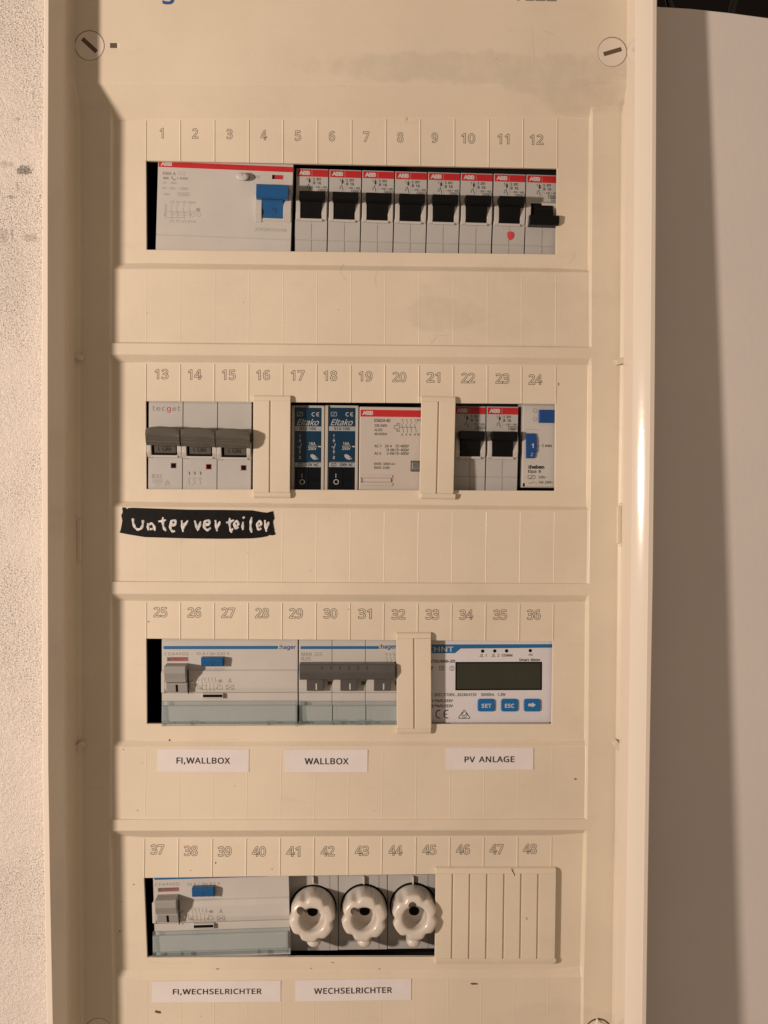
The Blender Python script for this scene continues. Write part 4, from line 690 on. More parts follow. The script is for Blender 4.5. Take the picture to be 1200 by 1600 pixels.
def breaker_body(dev, up=True, name_only=False):
    """measured on the first breaker of the top row: x 463-514, y 263-393"""
    b = dev.mb(); g = .9
    b.prism(463.4, 513.4, [(262.2,-50),(262.2,-2),(262.9,-.4),(263.5,0),(304,0),(312,7),(342,8),(350,5.5),(374.5,3.8),(375.2,2.6),(375.9,3.8),(400,3),(402,-50)], 'device_grey', ref=0, bev=.45)
    b.build('housing', dev.o)
    b = dev.mb(); b.line(487.5, 264, 487.5, 300, .55, .1, 'faint_ink'); b.build('middle_seam', dev.o)
    b = dev.mb(); b.slab(486.7, 487.4, [(344,8.1),(350,5.6),(374.5,3.9)], 'seam', 0); b.build('middle_seam', dev.o)
    b = dev.mb(); b.slab(486.5, 487.2, [(376,3.9),(399,3.1)], 'seam', 0); b.build('middle_seam', dev.o)
    b = dev.mb(); b.flat(464.6, 264.3, 513.2, 275.2, .07, 'red_ink'); b.build('colour_stripe', dev.o)
    b = dev.mb(); H = .14
    b.text('ABB', 467.3, 266.4, 484.6, 273.0, H, 'white_ink', .05, space=.9)
    b.text('1', 479, 277.5, 480.4, 281.8, H, 'black_ink', .02); b.text('2', 478.6, 289.5, 481.2, 293.6, H, 'black_ink', .02)
    b.line(483.7, 277, 483.7, 286, .9, H, 'black_ink'); b.flat(482, 279.8, 485.4, 281.4, H, 'black_ink'); b.fpoly([(481.6,283.4),(485.8,283.4),(483.7,280)], H+.03, 'black_ink'); b.flat(482.4, 283.4, 485, 285, H, 'black_ink')
    b.line(481.9, 287.3, 484.2, 293.5, .9, H, 'black_ink'); b.line(484.2, 292.5, 484.2, 297, .9, H, 'black_ink'); b.line(481.4, 288.6, 483, 287.4, 1, H, 'black_ink')
    b.text('S 201', 489.6, 277.6, 501.3, 281.8, H, 'black_ink', .03); b.text('B 16', 489.6, 283.4, 501.8, 288.0, H, 'black_ink', .03); b.text('~ 230 / 400', 489.8, 290.4, 511, 293.4, H, 'black_ink', .015)
    for (a, c_, d_, e) in ((497.4,295.4,511.5,295.4),(497.4,299.8,511.5,299.8),(497.4,295.4,497.4,299.8),(511.5,295.4,511.5,299.8)): b.line(a, c_, d_, e, .7, H, 'black_ink')
    b.text('6000', 499.5, 296.2, 509.5, 299.0, H, 'black_ink', .01)
    for (a, c_, d_, e) in ((501.5,300.4,507.5,300.4),(501.5,304.6,507.5,304.6),(501.5,300.4,501.5,304.6),(507.5,300.4,507.5,304.6)): b.line(a, c_, d_, e, .6, H, 'black_ink')
    b.text('3', 503.5, 301.2, 505.3, 303.9, H, 'black_ink', .01)
    b.build('printed_lettering', dev.o)
    b = dev.mb()
    gp_ = [(306,-2),(310,10),(314,13),(334,14),(343,10),(345,4)]
    b.prism(462.8, 470.4, gp_, 'device_light', bev=1.0, ref=10); b.prism(503.0, 511.6, gp_, 'device_light', bev=1.0, ref=10)
    b.box(469.5, 340.5, 504, 344.5, 0, 11, 'device_light', .7); b.build('lever_guard', dev.o)
    b = dev.mb(); b.box(470, 308, 503, 341, 3, 9.6, 'inner_black', 0); b.build('lever_slot', dev.o)
    b = dev.mb()
    if up:
        b.prism(467.6, 508, [(297.6,0),(297,24),(298.5,28),(309,27),(312.6,22),(313,8)], 'black_plastic', bev=.8, ref=26)
        b.prism(471.3, 502.2, [(308,2),(308,23),(316,19),(339,12),(341,2)], 'black_plastic', bev=.5, ref=17)
    else:
        b.prism(475.5, 505, [(309,2),(309.5,13),(318,21),(331,25),(332,2)], 'black_plastic', bev=.5, ref=18)
        b.prism(468.2, 514.5, [(325,8),(325,24),(327.5,29),(338,28),(341,24),(341.5,4)], 'black_plastic', bev=.9, ref=26)
    b.build('toggle', dev.o)
tl = 1.1
br = Dev('circuit_breaker', 'first breaker with black toggle right of the blue toggled device, under number 5', 'circuit breaker', 463, 263, -20, tl, GB)
breaker_body(br)
spots = [(514.6,264.6,'second breaker with black toggle in the top row, under number 6'),(566,266,'third breaker with black toggle in the top row, under number 7'),
 (617.4,267.6,'fourth breaker with black toggle in the top row, under number 8'),(668.8,268.8,'fifth breaker with black toggle in the top row, under number 9'),
 (720,270,'sixth breaker with black toggle in the top row, under number 10'),(771.6,271.2,'top row breaker with a red pen dot below its black toggle')]
last = None
for x, y, lb in spots: last = copy_thing(br.o, x, y, -20, tl, lb)
dm = Dev('tmp', '', '', 771.6, 271.2, -20, tl)
b = dm.mb(); pts = [(792.5,363.5),(795,362),(799,361.5),(802.5,363),(803.6,366),(802.6,370),(800,373.6),(796.8,375.2),(794.5,373.5),(792.6,369)]
b.fpoly(pts, 5.6, 'red_pen'); o = b.build('pen_mark', None, 'round red pen dot'); o.parent = last
bpy.data.objects.remove(dm.o)
off = Dev('circuit_breaker', 'last breaker of the top row with its black toggle switched down, under number 12', 'circuit breaker', 822.6, 272.6, -20, tl, GB, 0, 0)
off.xo, off.yo = 359.6, 9.6
breaker_body(off, up=False)
b = off.mb(); b.box(847-359.6, 317-9.6, 871-359.6, 321.5-9.6, 2, 12, 'device_light', .7); b.build('clip', off.o)

# ------------------------------------------------------------------ row 2
GR2 = 'single pole circuit breakers with black toggles'
a = copy_thing(br.o, 709.6, 634.6, -28, .5, 'breaker with black toggle half shaded by the cream strip, under number 22')
a = copy_thing(br.o, 760.4, 635.2, -28, .6, 'breaker with black toggle beside the grey timer, under number 23')
tri = Dev('three_pole_breaker', 'grey three pole breaker with wide brown grey toggles, left end of the second row', 'circuit breaker', 232, 628, -3, .3)
for i, (xa, xb) in enumerate(((232.6,286),(286.8,340),(340.8,393.4))):
    b = tri.mb(); o_ = (i*.6)
    b.prism(xa, xb, [(622,-50),(622,-3),(628.5+o_,-1),(629.6+o_,0),(672+o_,0),(680+o_,5),(712+o_,5),(715+o_,1.5),(760,1.5),(764+o_,0),(765+o_,-4),(765,-50)], 'device_grey', ref=0, bev=.7)
    hs = b.build('pole_housing', tri.o)
for i, dx in enumerate((0, 54.6, 108.6)):
    dy = i*1.7; lx_ = (0, 55, 109.5)[i]
    b = tri.mb()
    top = []
    n = 10                                              # arched hood of the toggle
    vs = []; fs = []; x0h, x1h = 227.4+lx_, 280.4+lx_
    sec = [(0,2),(0,29),(2,33),(8,34),(12,33),(12.4,32),(13.6,32),(14,33),(15,32.4),(15.4,31.4),(16.6,31.4),(17,32),(18.2,31),(18.6,30),(20,30),(25,23),(26,3)]
    for k in range(n+1):
        t = k/n; xx = x0h+(x1h-x0h)*t; arch = -5.0*(math.sin(math.pi*min(1,max(0,t))) if 0 < t < 1 else 0)**.6 + (2.0*t); low = 6*math.sin(math.pi*t)
        for q, (sy, sh) in enumerate(sec):
            yv = 670+dy+sy+arch + (low*(sy/26.0)); p = tri.P(xx, yv, 31); vs.append((p.x, p.y, sh))
    m_ = len(sec)
    for k in range(n):
        for q in range(m_-1): fs.append((k*m_+q, (k+1)*m_+q, (k+1)*m_+q+1, k*m_+q+1))
    fs.append(tuple(range(m_))); fs.append(tuple(n*m_+q for q in range(m_))[::-1])
    b.add(vs, fs, 'lever_taupe')
    b.prism(241+lx_, 275+lx_, [(688+dy,2),(688+dy,20),(692+dy,15),(707+dy,11),(710+dy,4)], 'lever_taupe', bev=.6, ref=13)
    tg = b.build('toggle', tri.o)
    b = tri.mb(); b.text('I ON', 247+lx_, 697+dy, 266+lx_, 704.5+dy, 13.5, 'black_ink', .0); b.build('on_mark', tg)
    b = tri.mb(); gpp = [(686+dy,-2),(687+dy,12),(694+dy,16),(706+dy,15),(714+dy,6),(716+dy,.5)]
    b.prism(229.5+lx_, 237+lx_, gpp, 'device_light', bev=1.2, ref=13); b.prism(277+lx_ if i<2 else 276+lx_, 284.5+lx_-(i==2)*1.5, gpp, 'device_light', bev=1.2, ref=13)
    b.box(236+lx_, 710+dy, 278+lx_, 714.5+dy, 0, 9, 'device_light', .8)
    b.build('lever_guard', tri.o)
    b = tri.mb(); b.box(237+lx_, 690+dy, 276+lx_, 711+dy, 5, 9, 'inner_black', 0); b.build('lever_slot', tri.o)
    b = tri.mb(); b.flat(266.5+lx_, 723+dy, 275.8+lx_, 732+dy, 1.62, 'faint_ink'); b.flat(267+lx_, 723.5+dy, 275.3+lx_, 731.5+dy, 1.66, 'red_flag'); b.flat(267.6+lx_, 724+dy, 274.8+lx_, 730.8+dy, 1.7, 'inner_black'); b.build('indicator_window', tri.o)
b = tri.mb()
for ch, xa, xb, ya, yb, mm in (('t',238.3,242,634,641.8,'grey_ink'),('e',244.2,250.6,636,641.8,'grey_ink'),('c',252.8,257.8,636,641.8,'grey_ink'),('g',260.4,266.8,636,644.8,'red_ink'),('e',269.2,275.4,636.4,642.2,'grey_ink'),('t',277.6,281.4,634.6,642.4,'grey_ink')):
    b.text(ch, xa, ya, xb, yb, .12, mm, .01)
H = 1.62
b.text('B32', 238, 741, 253, 747, H, 'grey_ink', .0); b.text('10000', 240, 750, 252.5, 753, H, 'faint_ink'); b.text('3', 245, 755, 248, 757.4, H, 'faint_ink')
for q in ((239,749,253.5,749),(239,754,253.5,754),(239,749,239,754),(253.5,749,253.5,754),(243,754,243,758.4),(250,754,250,758.4),(243,758.4,250,758.4)): b.line(*q, .5, H, 'faint_ink')
b.pline([(257,758),(261.5,750.5),(266,758),(257,758)], .6, H, 'faint_ink'); b.ring(261.5, 755, 2.4, .5, H, 'faint_ink')
for k, xx in enumerate((296, 304.5, 313.5)):
    b.text(str(2*k+1), xx-4, 736, xx-2.4, 739, H, 'faint_ink'); b.line(xx, 735.5, xx, 743, .7, H, 'grey_ink'); b.flat(xx-1.2, 738, xx+1.4, 741, H, 'grey_ink'); b.line(xx-3, 746.5, xx, 756, .6, H, 'faint_ink'); b.text(str(2*k+2), xx-4.6, 755.5, xx-3, 759, H, 'faint_ink'); b.line(xx, 746, xx, 758, .5, H, 'faint_ink')
b.line(294, 747, 315, 747, .5, H, 'faint_ink')
b.build('printed_lettering', tri.o)

def relay(x0, x1, label, txt1, txt2, dark_left, xt):
    """measured on the right relay, blue face x 514-555, y 634-764"""
    d = Dev('impulse_relay', label, 'relay', x0, 632, -15, .3, 'blue fronted switching relays')
    d.xo = xt; b = d.mb()
    b.box(508.5, 633, 560.6, 768, -60, -3.5, 'relay_side', .6)
    b.box(508.4, 633.5, 513.2, 766, -2, 0, 'relay_side', .7); b.box(555.8, 634.5, 560.4, 766, -2, 0, 'relay_side', .7); b.build('housing', d.o)
    b = d.mb(); b.box(513.8, 636.8, 555.4, 721.5, -3, -.4, 'relay_blue', .5); b.build('front_label', d.o)
    b = d.mb(); b.box(513.8, 722, 555.4, 766, -4, -1.0, 'relay_black', .5); b.box(515.5, 732, 534, 764, -3, 1.4, 'relay_black', 1.0); b.box(536.5, 732, 554, 748, -3, -.4, 'relay_black', .8); b.box(536.5, 750, 554, 764, -3, .2, 'relay_black', .8); b.build('rocker_switch', d.o)
    b = d.mb(); H = -.2
    b.flat(514, 666, 555.2, 673.2, -.3, 'relay_tag'); b.flat(514, 722.6, 555.2, 729.6, -.3, 'relay_tag')
    b.text(txt1, 522, 667.4, 546.5, 671.8, H, 'black_ink', .04, space=1.1); b.text(txt2, 530.6, 723.8, 551.2, 728.3, H, 'black_ink', .04)
    for q in ((518,724,525,724),(518,728.2,525,728.2),(518,724,518,728.2),(525,724,525,728.2),(519.5,727.6,523.4,724.6)): b.line(*q, .8, H, 'black_ink')
    b.text('Eltako', 516.5, 654.5, 551.5, 664.6, H, 'tag_ink', .012, shear=.4, space=.97)
    b.ring(543.2, 647.4, 2.8, .9, H, 'white_ink', 12, 60, 300); b.ring(550.2, 647.4, 2.8, .9, H, 'white_ink', 12, 60, 300); b.line(547.6, 647.4, 551, 647.4, .8, H, 'white_ink')
    for q in ((517.5,644,526,644),(517.5,650,526,650),(517.5,644,517.5,650),(526,644,526,650),(519.5,649,524,645)): b.line(*q, .7, H, 'pale_ink')
    b.text('1', 520.8, 678.7, 522.2, 683, H, 'white_ink', .02); b.text('2', 520, 712.4, 523.2, 717, H, 'white_ink', .02)
    b.line(521.7, 685, 521.7, 692, .8, H, 'white_ink'); b.fpoly([(519.8,688),(523.6,688),(521.7,692)], H, 'white_ink'); b.line(524, 693, 522.2, 700, .8, H, 'white_ink'); b.line(521.7, 699, 521.7, 709, .8, H, 'white_ink'); b.line(518, 698, 523, 699, .7, H, 'white_ink'); b.fpoly([(520,706),(523.4,706),(521.7,702.5)], H, 'white_ink')
    b.text('16A', 536, 690.8, 546, 695.4, H, 'white_ink', .01); b.text('250V', 534.6, 698.6, 547.5, 703, H, 'white_ink', .01); b.line(534.5, 697, 548, 697, .7, H, 'white_ink'); b.text('~', 550, 696.5, 554.6, 699, H, 'white_ink', .02)
    # pointing hand pictogram
    b.fpoly([(538,710.4),(541,709.4),(545,711.4),(549,715),(547,718.6),(542,717.6),(538.4,714)], H, 'pale_ink'); b.line(546, 714, 550, 717.5, 1.2, H, 'pale_ink')
    b.line(524.8, 740, 524.8, 746.5, .8, 1.7, 'white_ink'); b.ring(525.2, 753, 3.7, .9, 1.7, 'white_ink')
    b.build('printed_lettering', d.o)
    return d
relay(508.5, 560, 'blue fronted relay directly right of a cream strip, partly shaded, under number 17', 'R12-100', '12V AC', True, -53.0)
relay(508.5, 560, 'blue fronted relay touching the grey contactor, under number 18', 'S12-100', '230V AC', False, 0)

ct = Dev('contactor', 'beige grey contactor with red stripe and printed ratings, right of the blue relays', 'contactor', 561.5, 632.5, -13, .3)
b = ct.mb(); b.box(562, 635.2, 672, 765.5, -60, 0, 'contactor_beige', 1.2, 2)
b.build('housing', ct.o)
b = ct.mb(); b.flat(563.2, 640, 671, 650.8, .07, 'red_ink'); b.build('colour_stripe', ct.o)
b = ct.mb(); b.box(562.5, 742, 613.5, 746, 0, 1.8, 'contactor_beige', .6); b.box(562.5, 754, 614, 758.5, 0, 1.4, 'contactor_beige', .6); b.box(562.5, 746.5, 611.5, 753, 0, 2.8, 'contactor_beige', 1.0); b.poly([(562.5,746),(566,750),(562.5,754)], 2, 5, 'contactor_beige', .5); b.build('latch', ct.o)
b = ct.mb(); b.flat(641.6, 719.6, 657.5, 737, .08, 'seam'); b.box(643.5, 721.6, 656.5, 734.6, 0, 2.6, 'metal', 1.6, 2); b.build('contact_indicator', ct.o)
b = ct.mb(); H = .14
b.text('ABB', 566, 641.9, 583, 648.3, H, 'white_ink', .05, space=.9)
b.text('ESB24-40', 585, 654.3, 609.8, 659.4, H, 'black_ink', .02); b.text('230-240V', 585, 662.6, 605, 667, H, 'black_ink'); b.text('AC/DC', 585, 669.5, 598, 673.6, H, 'black_ink'); b.text('40-450Hz', 585, 675.8, 605, 680, H, 'black_ink')
b.text('AC-1', 585, 694.5, 595.4, 699, H, 'black_ink'); b.text('24 A', 601.5, 694.5, 612.5, 699, H, 'black_ink'); b.text('/3~400V', 617.5, 694.5, 639, 699.2, H, 'black_ink')
b.text('16 KW', 603.5, 700.6, 616.5, 705, H, 'black_ink'); b.text('/3~400V', 617.5, 700.6, 639, 705.2, H, 'black_ink')
b.text('AC-3', 585, 706.3, 595.4, 710.6, H, 'black_ink'); b.text('4 KW', 604.5, 706.3, 616.5, 710.6, H, 'black_ink'); b.text('/3~400V', 617.5, 706.3, 639, 710.8, H, 'black_ink')
b.text('EN/IEC 60947-4-1', 584.6, 722.6, 617.5, 726.6, H, 'black_ink'); b.text('EN/IEC 61095', 584.6, 728.6, 608.8, 732.6, H, 'black_ink')
for q in ((616,665,624.5,665),(616,670,624.5,670),(616,665,616,670),(624.5,665,624.5,670),(624.5,667.6,650,667.6),(620,663,620,665),(620,670,620,673)): b.line(*q, .6, H, 'black_ink')
b.text('A1', 619.5, 660.8, 625, 663.4, H, 'black_ink'); b.text('A2', 619.5, 671.8, 625, 674.4, H, 'black_ink')
for k, xx in enumerate((629.5, 636, 642.5, 649.5)):
    b.text(str(2*k+1), xx-1.6, 655, xx+.2, 658.2, H, 'black_ink'); b.line(xx+.6, 659, xx+.6, 661.8, .6, H, 'black_ink'); b.line(xx-1.8, 662.6, xx+.6, 672, .6, H, 'black_ink'); b.line(xx+.6, 672, xx+.6, 676, .6, H, 'black_ink'); b.text(str(2*k+2), xx-2.6, 677.2, xx, 680.6, H, 'black_ink')
b.text('R13', 651.5, 655, 658, 658.2, H, 'black_ink'); b.text('R14', 652, 677.4, 658, 680.6, H, 'black_ink')
b.build('printed_lettering', ct.o)

tm = Dev('staircase_timer', 'grey timer with blue slide and blue minute wheel, right end of the second row', 'timer switch', 817, 634, -14, .3)
b = tm.mb(); b.prism(817.6, 874, [(626,-60),(626,-3),(632,-1),(634,0),(760,0),(762,-2),(762,-60)], 'device_light', ref=0, bev=.7); b.build('housing', tm.o)
b = tm.mb(); b.box(842, 640, 868, 660.5, -1, 5, 'timer_blue', 1.2, 2); b.build('slide_switch', tm.o)
b = tm.mb(); b.fpoly([(838,681),(842.5,671.5),(842.5,722),(836,716)], .1, 'white_ink'); b.line(820, 671, 842.5, 671, .6, .1, 'faint_ink'); b.build('pointer_field', tm.o)
b = tm.mb(); pr = []
pts = [(822,677),(836.5,677),(838.5,684),(839.3,690),(838.6,692),(839.6,697),(838.6,700),(839,705),(836.5,709),(836.6,712),(834.8,716),(822,716)]
b.poly(pts, -1, 4, 'timer_blue', .8); wh = b.build('minute_wheel', tm.o)
b = tm.mb(); b.text('1', 830.5, 693, 834, 699.8, 4.15, 'white_ink', .03); b.text('2', 829, 707.5, 833, 712.6, 4.15, 'pale_ink', .01); b.build('wheel_digit', wh)
b = tm.mb(); H = .14
b.ring(836, 641.6, 3, 1.2, H, 'faint_ink'); b.ring(835.8, 655, 2.4, .7, H, 'faint_ink')
for k in range(8): a_ = k*math.pi/4; b.line(835.8+3.1*math.cos(a_), 655+3.1*math.sin(a_), 835.8+4.4*math.cos(a_), 655+4.4*math.sin(a_), .6, H, 'faint_ink')
b.pline([(849.6,693.6),(846.4,696),(849.6,698.4)], .8, H, 'black_ink'); b.text('min', 851.8, 693.8, 862, 698.6, H, 'black_ink', .03)
b.text('theben', 825, 726.4, 850.6, 732.4, H, 'black_ink', .06); b.text('Elpa 8', 825.2, 733.9, 845.2, 740, H, 'black_ink', .025)
for q in ((825,743.4,836,743.4),(825,747.8,836,747.8),(825,743.4,825,747.8),(836,743.4,836,747.8),(828,749,833,742.5),(825,754.8,830,754.8),(830,754.8,835,752.4),(836,754.8,839.5,754.8)): b.line(*q, .7, H, 'black_ink')
b.text('230V~', 841.4, 743.6, 854, 747.6, H, 'black_ink', .01); b.text('16A 230V~', 841.6, 751.4, 864, 755.4, H, 'black_ink', .01)
b.build('printed_lettering', tm.o)
b = tm.mb(); b.flat(816.8, 755, 820, 760, .1, 'inner_black'); b.build('release_notch', tm.o)

# ------------------------------------------------------------------ row 3 and 4: wide residual current devices with clear label covers
def label_cover(dev, x0, x1, y0, y1, segs=1):
    cv = dev.mb(); n = len(range(segs)); wseg = (x1-x0)/segs
    for i in range(segs):
        a, c_ = x0+i*wseg+.3, x0+(i+1)*wseg-.3
        cv.prism(a, c_, [(y0,10),(y0+.8,13),(y1-3,17),(y1,15),(y1,8),(y1-1.4,8),(y1-1.4,13.6),(y1-4,15.4),(y0+2.2,11.6),(y0+2,10)], 'clear_blue', ref=15)
    o = cv.build('label_cover', dev.o)
    b = dev.mb()                                        # thick moulded edges of the clear cover
    for xa in ([x0, x1-3.4] if segs == 1 else [x0]):
        b.prism(xa, xa+1.4, [(y0+.5,6),(y0+.5,15),(y1-1,19),(y1+.6,16),(y1+.6,6)], 'clear_blue', ref=15)
        b.prism(xa+1.8, xa+3.2, [(y0+1.5,6),(y0+1.5,14),(y1-2,17.5),(y1-.4,15),(y1-.4,6)], 'clear_blue', ref=15)
    b.prism(x0+3, x1-3, [(y1-6,15.5),(y1-5,17.5),(y1-4.4,15.5)], 'clear_blue', ref=15)
    b.prism(x0+3, x1-3, [(y1-2.4,16),(y1-1.4,18),(y1-.6,16)], 'clear_blue', ref=15)
    for xx in ([x0+46, x1-46] if segs == 1 else [x0+wseg*i for i in range(1, segs)]+[x0+wseg*1.25, x0+wseg*1.75]):
        b.box(xx-2.2, y1-9, xx+2.2, y1-1, 13, 18.5, 'clear_blue', .6)
    b.build('cover_rim', o)
    b = dev.mb(); 
    for i in range(segs):
        a, c_ = x0+i*wseg+.6, x0+(i+1)*wseg-.6
        b.prism(a, c_, [(y0+6.5,1),(y0+6.5,6.5),(y0+8,8),(y1-8,8.6),(y1-6,7),(y1-6,1)], 'device_light', ref=8, bev=.4)
    b.build('label_plate', dev.o)
def wide_rcd(label, xo, yo, tilt, typ, rating, hager, td=0):
    d = Dev('residual_current_device', label, 'circuit breaker', 252+xo, 1001+yo, -13, tilt, 'wide grey four pole devices with clear label covers'); d.xo, d.yo = xo, yo
    b = d.mb()
    b.prism(252.8, 465.4, [(994,-60),(994,-2),(1000,-.8),(1002,0),(1046,0),(1048,3.5),(1056,5.5),(1074,5.5),(1081,3.5),(1083,.6),(1095,.4),(1096,-1),(1138,-1),(1138,-60)], 'device_light', ref=0, bev=.5)
    b.build('housing', d.o)
    b = d.mb(); b.rrect(255.2, 1009.4, 434.5, 1014.4, 2.0, 0, .1, 'blue_ink'); b.build('colour_stripe', d.o)
    b = d.mb(); H = .14
    if hager: b.text(':hager', 436, 1007.6, 462.2, 1016.2, H, 'navy_ink', .035)
    b.text(typ, 257, 1019.3, 294.6, 1024.2, H, 'grey_ink', 0.0, space=1.15); b.text(rating, 306.8, 1018.9, 358, 1024.4, H, 'grey_ink', 0.0, space=1.1)
    H = 5.7; f_ = 'grey_ink'
    for k in range(5): b.line(317+k*5.4-(2 if k else 0), 1058, 317+k*5.4-(2 if k else 0), 1062, .45, H, f_); b.line(313.6+k*5.4, 1061, 316+k*5.4, 1066, .45, H, f_)
    for xx in (316, 322, 328, 334): b.line(xx, 1066, xx, 1080, .45, H, f_)
    for q in ((309,1067,309,1077),(309,1071.5,324,1071.5),(309,1064,311,1062),(312,1077,346,1077),(312,1077,312,1072),(340,1068,340,1074),(336,1064,345,1064),(347,1071,347,1077),(347,1077,340,1077)): b.line(*q, .45, H, f_)
    b.flat(341.5, 1061.5, 347, 1066.5, H, 'faint_ink'); b.ring(343.5, 1071, 1.6, .45, H, f_); b.disc(314, 1075, 1.2, None, H+.02, f_, 8); b.disc(339, 1075, 1.2, None, H+.02, f_, 8)
    b.text('A', 356.6, 1060, 362, 1067, H, f_)
    for q in ((353.5,1070.5,365,1070.5),(353.5,1077.5,365,1077.5),(353.5,1070.5,353.5,1077.5),(365,1070.5,365,1077.5),(354,1071,364.5,1077),(354,1077,364.5,1071)): b.line(*q, .45, H, f_)
    b.text('\u00d8 test monatlich', 321.5, 1043.4, 351, 1045.8, .14, 'faint_ink')
    b.build('printed_lettering', d.o)
    b = d.mb(); b.flat(260.6, 1026.6, 294.4, 1033.4, .1, 'faint_ink'); b.flat(261.6, 1027.4, 293.6, 1032.8, .15, 'red_faded'); b.flat(261.6, 1027.4, 266, 1032.8, .2, 'seam'); b.flat(266,1027.2,293.6,1028.6,.22,'seam'); b.build('indicator_window', d.o)
    b = d.mb(); b.prism(314, 348, [(1027.5,-1),(1027.5,12.5),(1028.6,14),(1032,14),(1041.6,12.5),(1042.2,-1)], 'blue_plastic', bev=.5, ref=14); b.prism(346.6,349.4,[(1028.8,-1),(1028.8,11),(1041,11),(1041,-1)],'blue_plastic',bev=.4,ref=12)
    tb = b.build('test_button', d.o); b = d.mb(); b.line(330,1033.4,330,1040,1.2,14.3,'navy_ink'); b.line(326.5,1034.6,330,1033.6,1.2,14.3,'navy_ink'); b.line(331.5,1034,333,1036,1,14.3,'navy_ink'); b.build('test_mark', tb)
    b = d.mb()
    b.prism(256.5, 290, [(1040+td,0),(1040+td,27),(1041.5+td,29.5),(1052+td,29),(1061+td*.8,23),(1067.5+td*.5,20),(1068+td*.5,4)], 'lever_grey', bev=.7, ref=26)
    b.prism(259.5, 292.6, [(1067,3),(1067,19),(1069,20),(1082,15),(1084,4)], 'lever_grey', bev=.6, ref=18)
    lv = b.build('toggle', d.o)
    b = d.mb(); b.slab(274.4, 278.0, [(1069.4,20.1),(1081.5,15.4)], 'inner_black', 18); b.build('on_mark', lv)
    b = d.mb(); b.box(251.8, 1050, 258, 1083, -5, 6, 'device_light', 1.2); b.line(293.8, 1046, 294.6, 1084, 1.8, 5.75, 'inner_black'); b.poly([(295,1066),(303,1065),(304,1074),(297,1076)], 4, 9, 'device_light', 1.5, 2); b.build('lever_guard', d.o)
    b = d.mb(); b.box(315.6, 1083.6, 349, 1091.4, 0, 7, 'device_light', .8); b.flat(317, 1085.2, 347.6, 1089.6, 7.1, 'inner_black'); b.build('release_slot', d.o)
    label_cover(d, 252.4, 465, 1096.4, 1134.6)
    return d
wide_rcd('wide grey device with blue test button, under numbers 25 to 28', 0, 0, -.15, 'CDA440D', '40 A / I\u0394n 0,03 A', True)
wide_rcd('wide grey device with blue test button, left of the white screw caps', -14.4, 360.5, -1.5, 'CFA440D', '40 A / I\u0394n 0,3 A', False, 6)

tp3 = Dev('three_pole_breaker', 'grey three pole breaker with one joined dark grey lever bar, under numbers 29 to 31', 'circuit breaker', 467, 1001, -13, -.15)
for i in range(3):
    xa = 467.2+i*52.2
    b = tp3.mb(); b.prism(xa, xa+51.6, [(994,-60),(994,-2),(1000,-.8),(1002,0),(1046,0),(1048,3.5),(1056,5.5),(1074,5.5),(1081,3.5),(1083,.6),(1095,.4),(1096,-1),(1138,-1),(1138,-60)], 'device_light', ref=0, bev=.5); b.build('pole_housing', tp3.o)
    b = tp3.mb(); xs = 479.2+i*52.6
    b.prism(xs, xs+26, [(1060,3),(1060,22),(1064,20),(1080,15),(1082,4)], 'lever_dark', bev=.6, ref=18); tg = b.build('toggle', tp3.o)
    b = tp3.mb(); b.slab(xs+13.9, xs+16.1, [(1068,18.9),(1078,16.0)], 'white_ink', 18); b.build('on_mark', tg)
    b = tp3.mb(); b.poly([(xs+32.6,1064),(xs+39.6,1065),(xs+39,1069),(xs+33,1071)], 5, 5.8, 'seam'); b.build('vent_notch', tp3.o)
b = tp3.mb(); b.prism(467.8, 617.4, [(1038,2),(1037.5,26),(1039,30),(1050,31),(1054,29),(1062,24),(1063.5,21),(1063.5,6)], 'lever_dark', bev=.8, ref=28)
for xx in (502.4, 517, 531, 545, 559, 573): b.line(xx, 1040, xx, 1047, .7, 31.5, 'black_ink')
b.build('lever_bar', tp3.o)
b = tp3.mb(); b.rrect(469.6, 1009.6, 592, 1014.2, 1.0, 0, .1, 'blue_ink'); b.build('colour_stripe', tp3.o)
b = tp3.mb(); H = .16; b.text(':hager', 592.8, 1006.6, 619.5, 1015.6, H, 'navy_ink', .035)
b.text('MBN 325', 471, 1019.4, 503.5, 1025, H, 'grey_ink', 0, space=1.1); b.text('B25', 471, 1026.4, 485.2, 1031.8, H, 'grey_ink')
for q in ((471.5,1034.4,482.5,1034.4),(471.5,1037.4,482.5,1037.4)): b.line(*q, .5, H, 'faint_ink')
for k in range(3): xx = 603+k*6; b.text(str(2*k+1), xx-1.5, 1020.5, xx+.3, 1023.4, H, 'grey_ink'); b.line(xx+1.5, 1021, xx+1.5, 1025, .6, H, 'grey_ink'); b.line(xx, 1026, xx+3, 1033, .6, H, 'grey_ink'); b.text(str(2*k+2), xx+1.2, 1034, xx+3, 1036.6, H, 'grey_ink')
b.build('printed_lettering', tp3.o)
label_cover(tp3, 467.6, 624, 1096.4, 1133.6, 3)

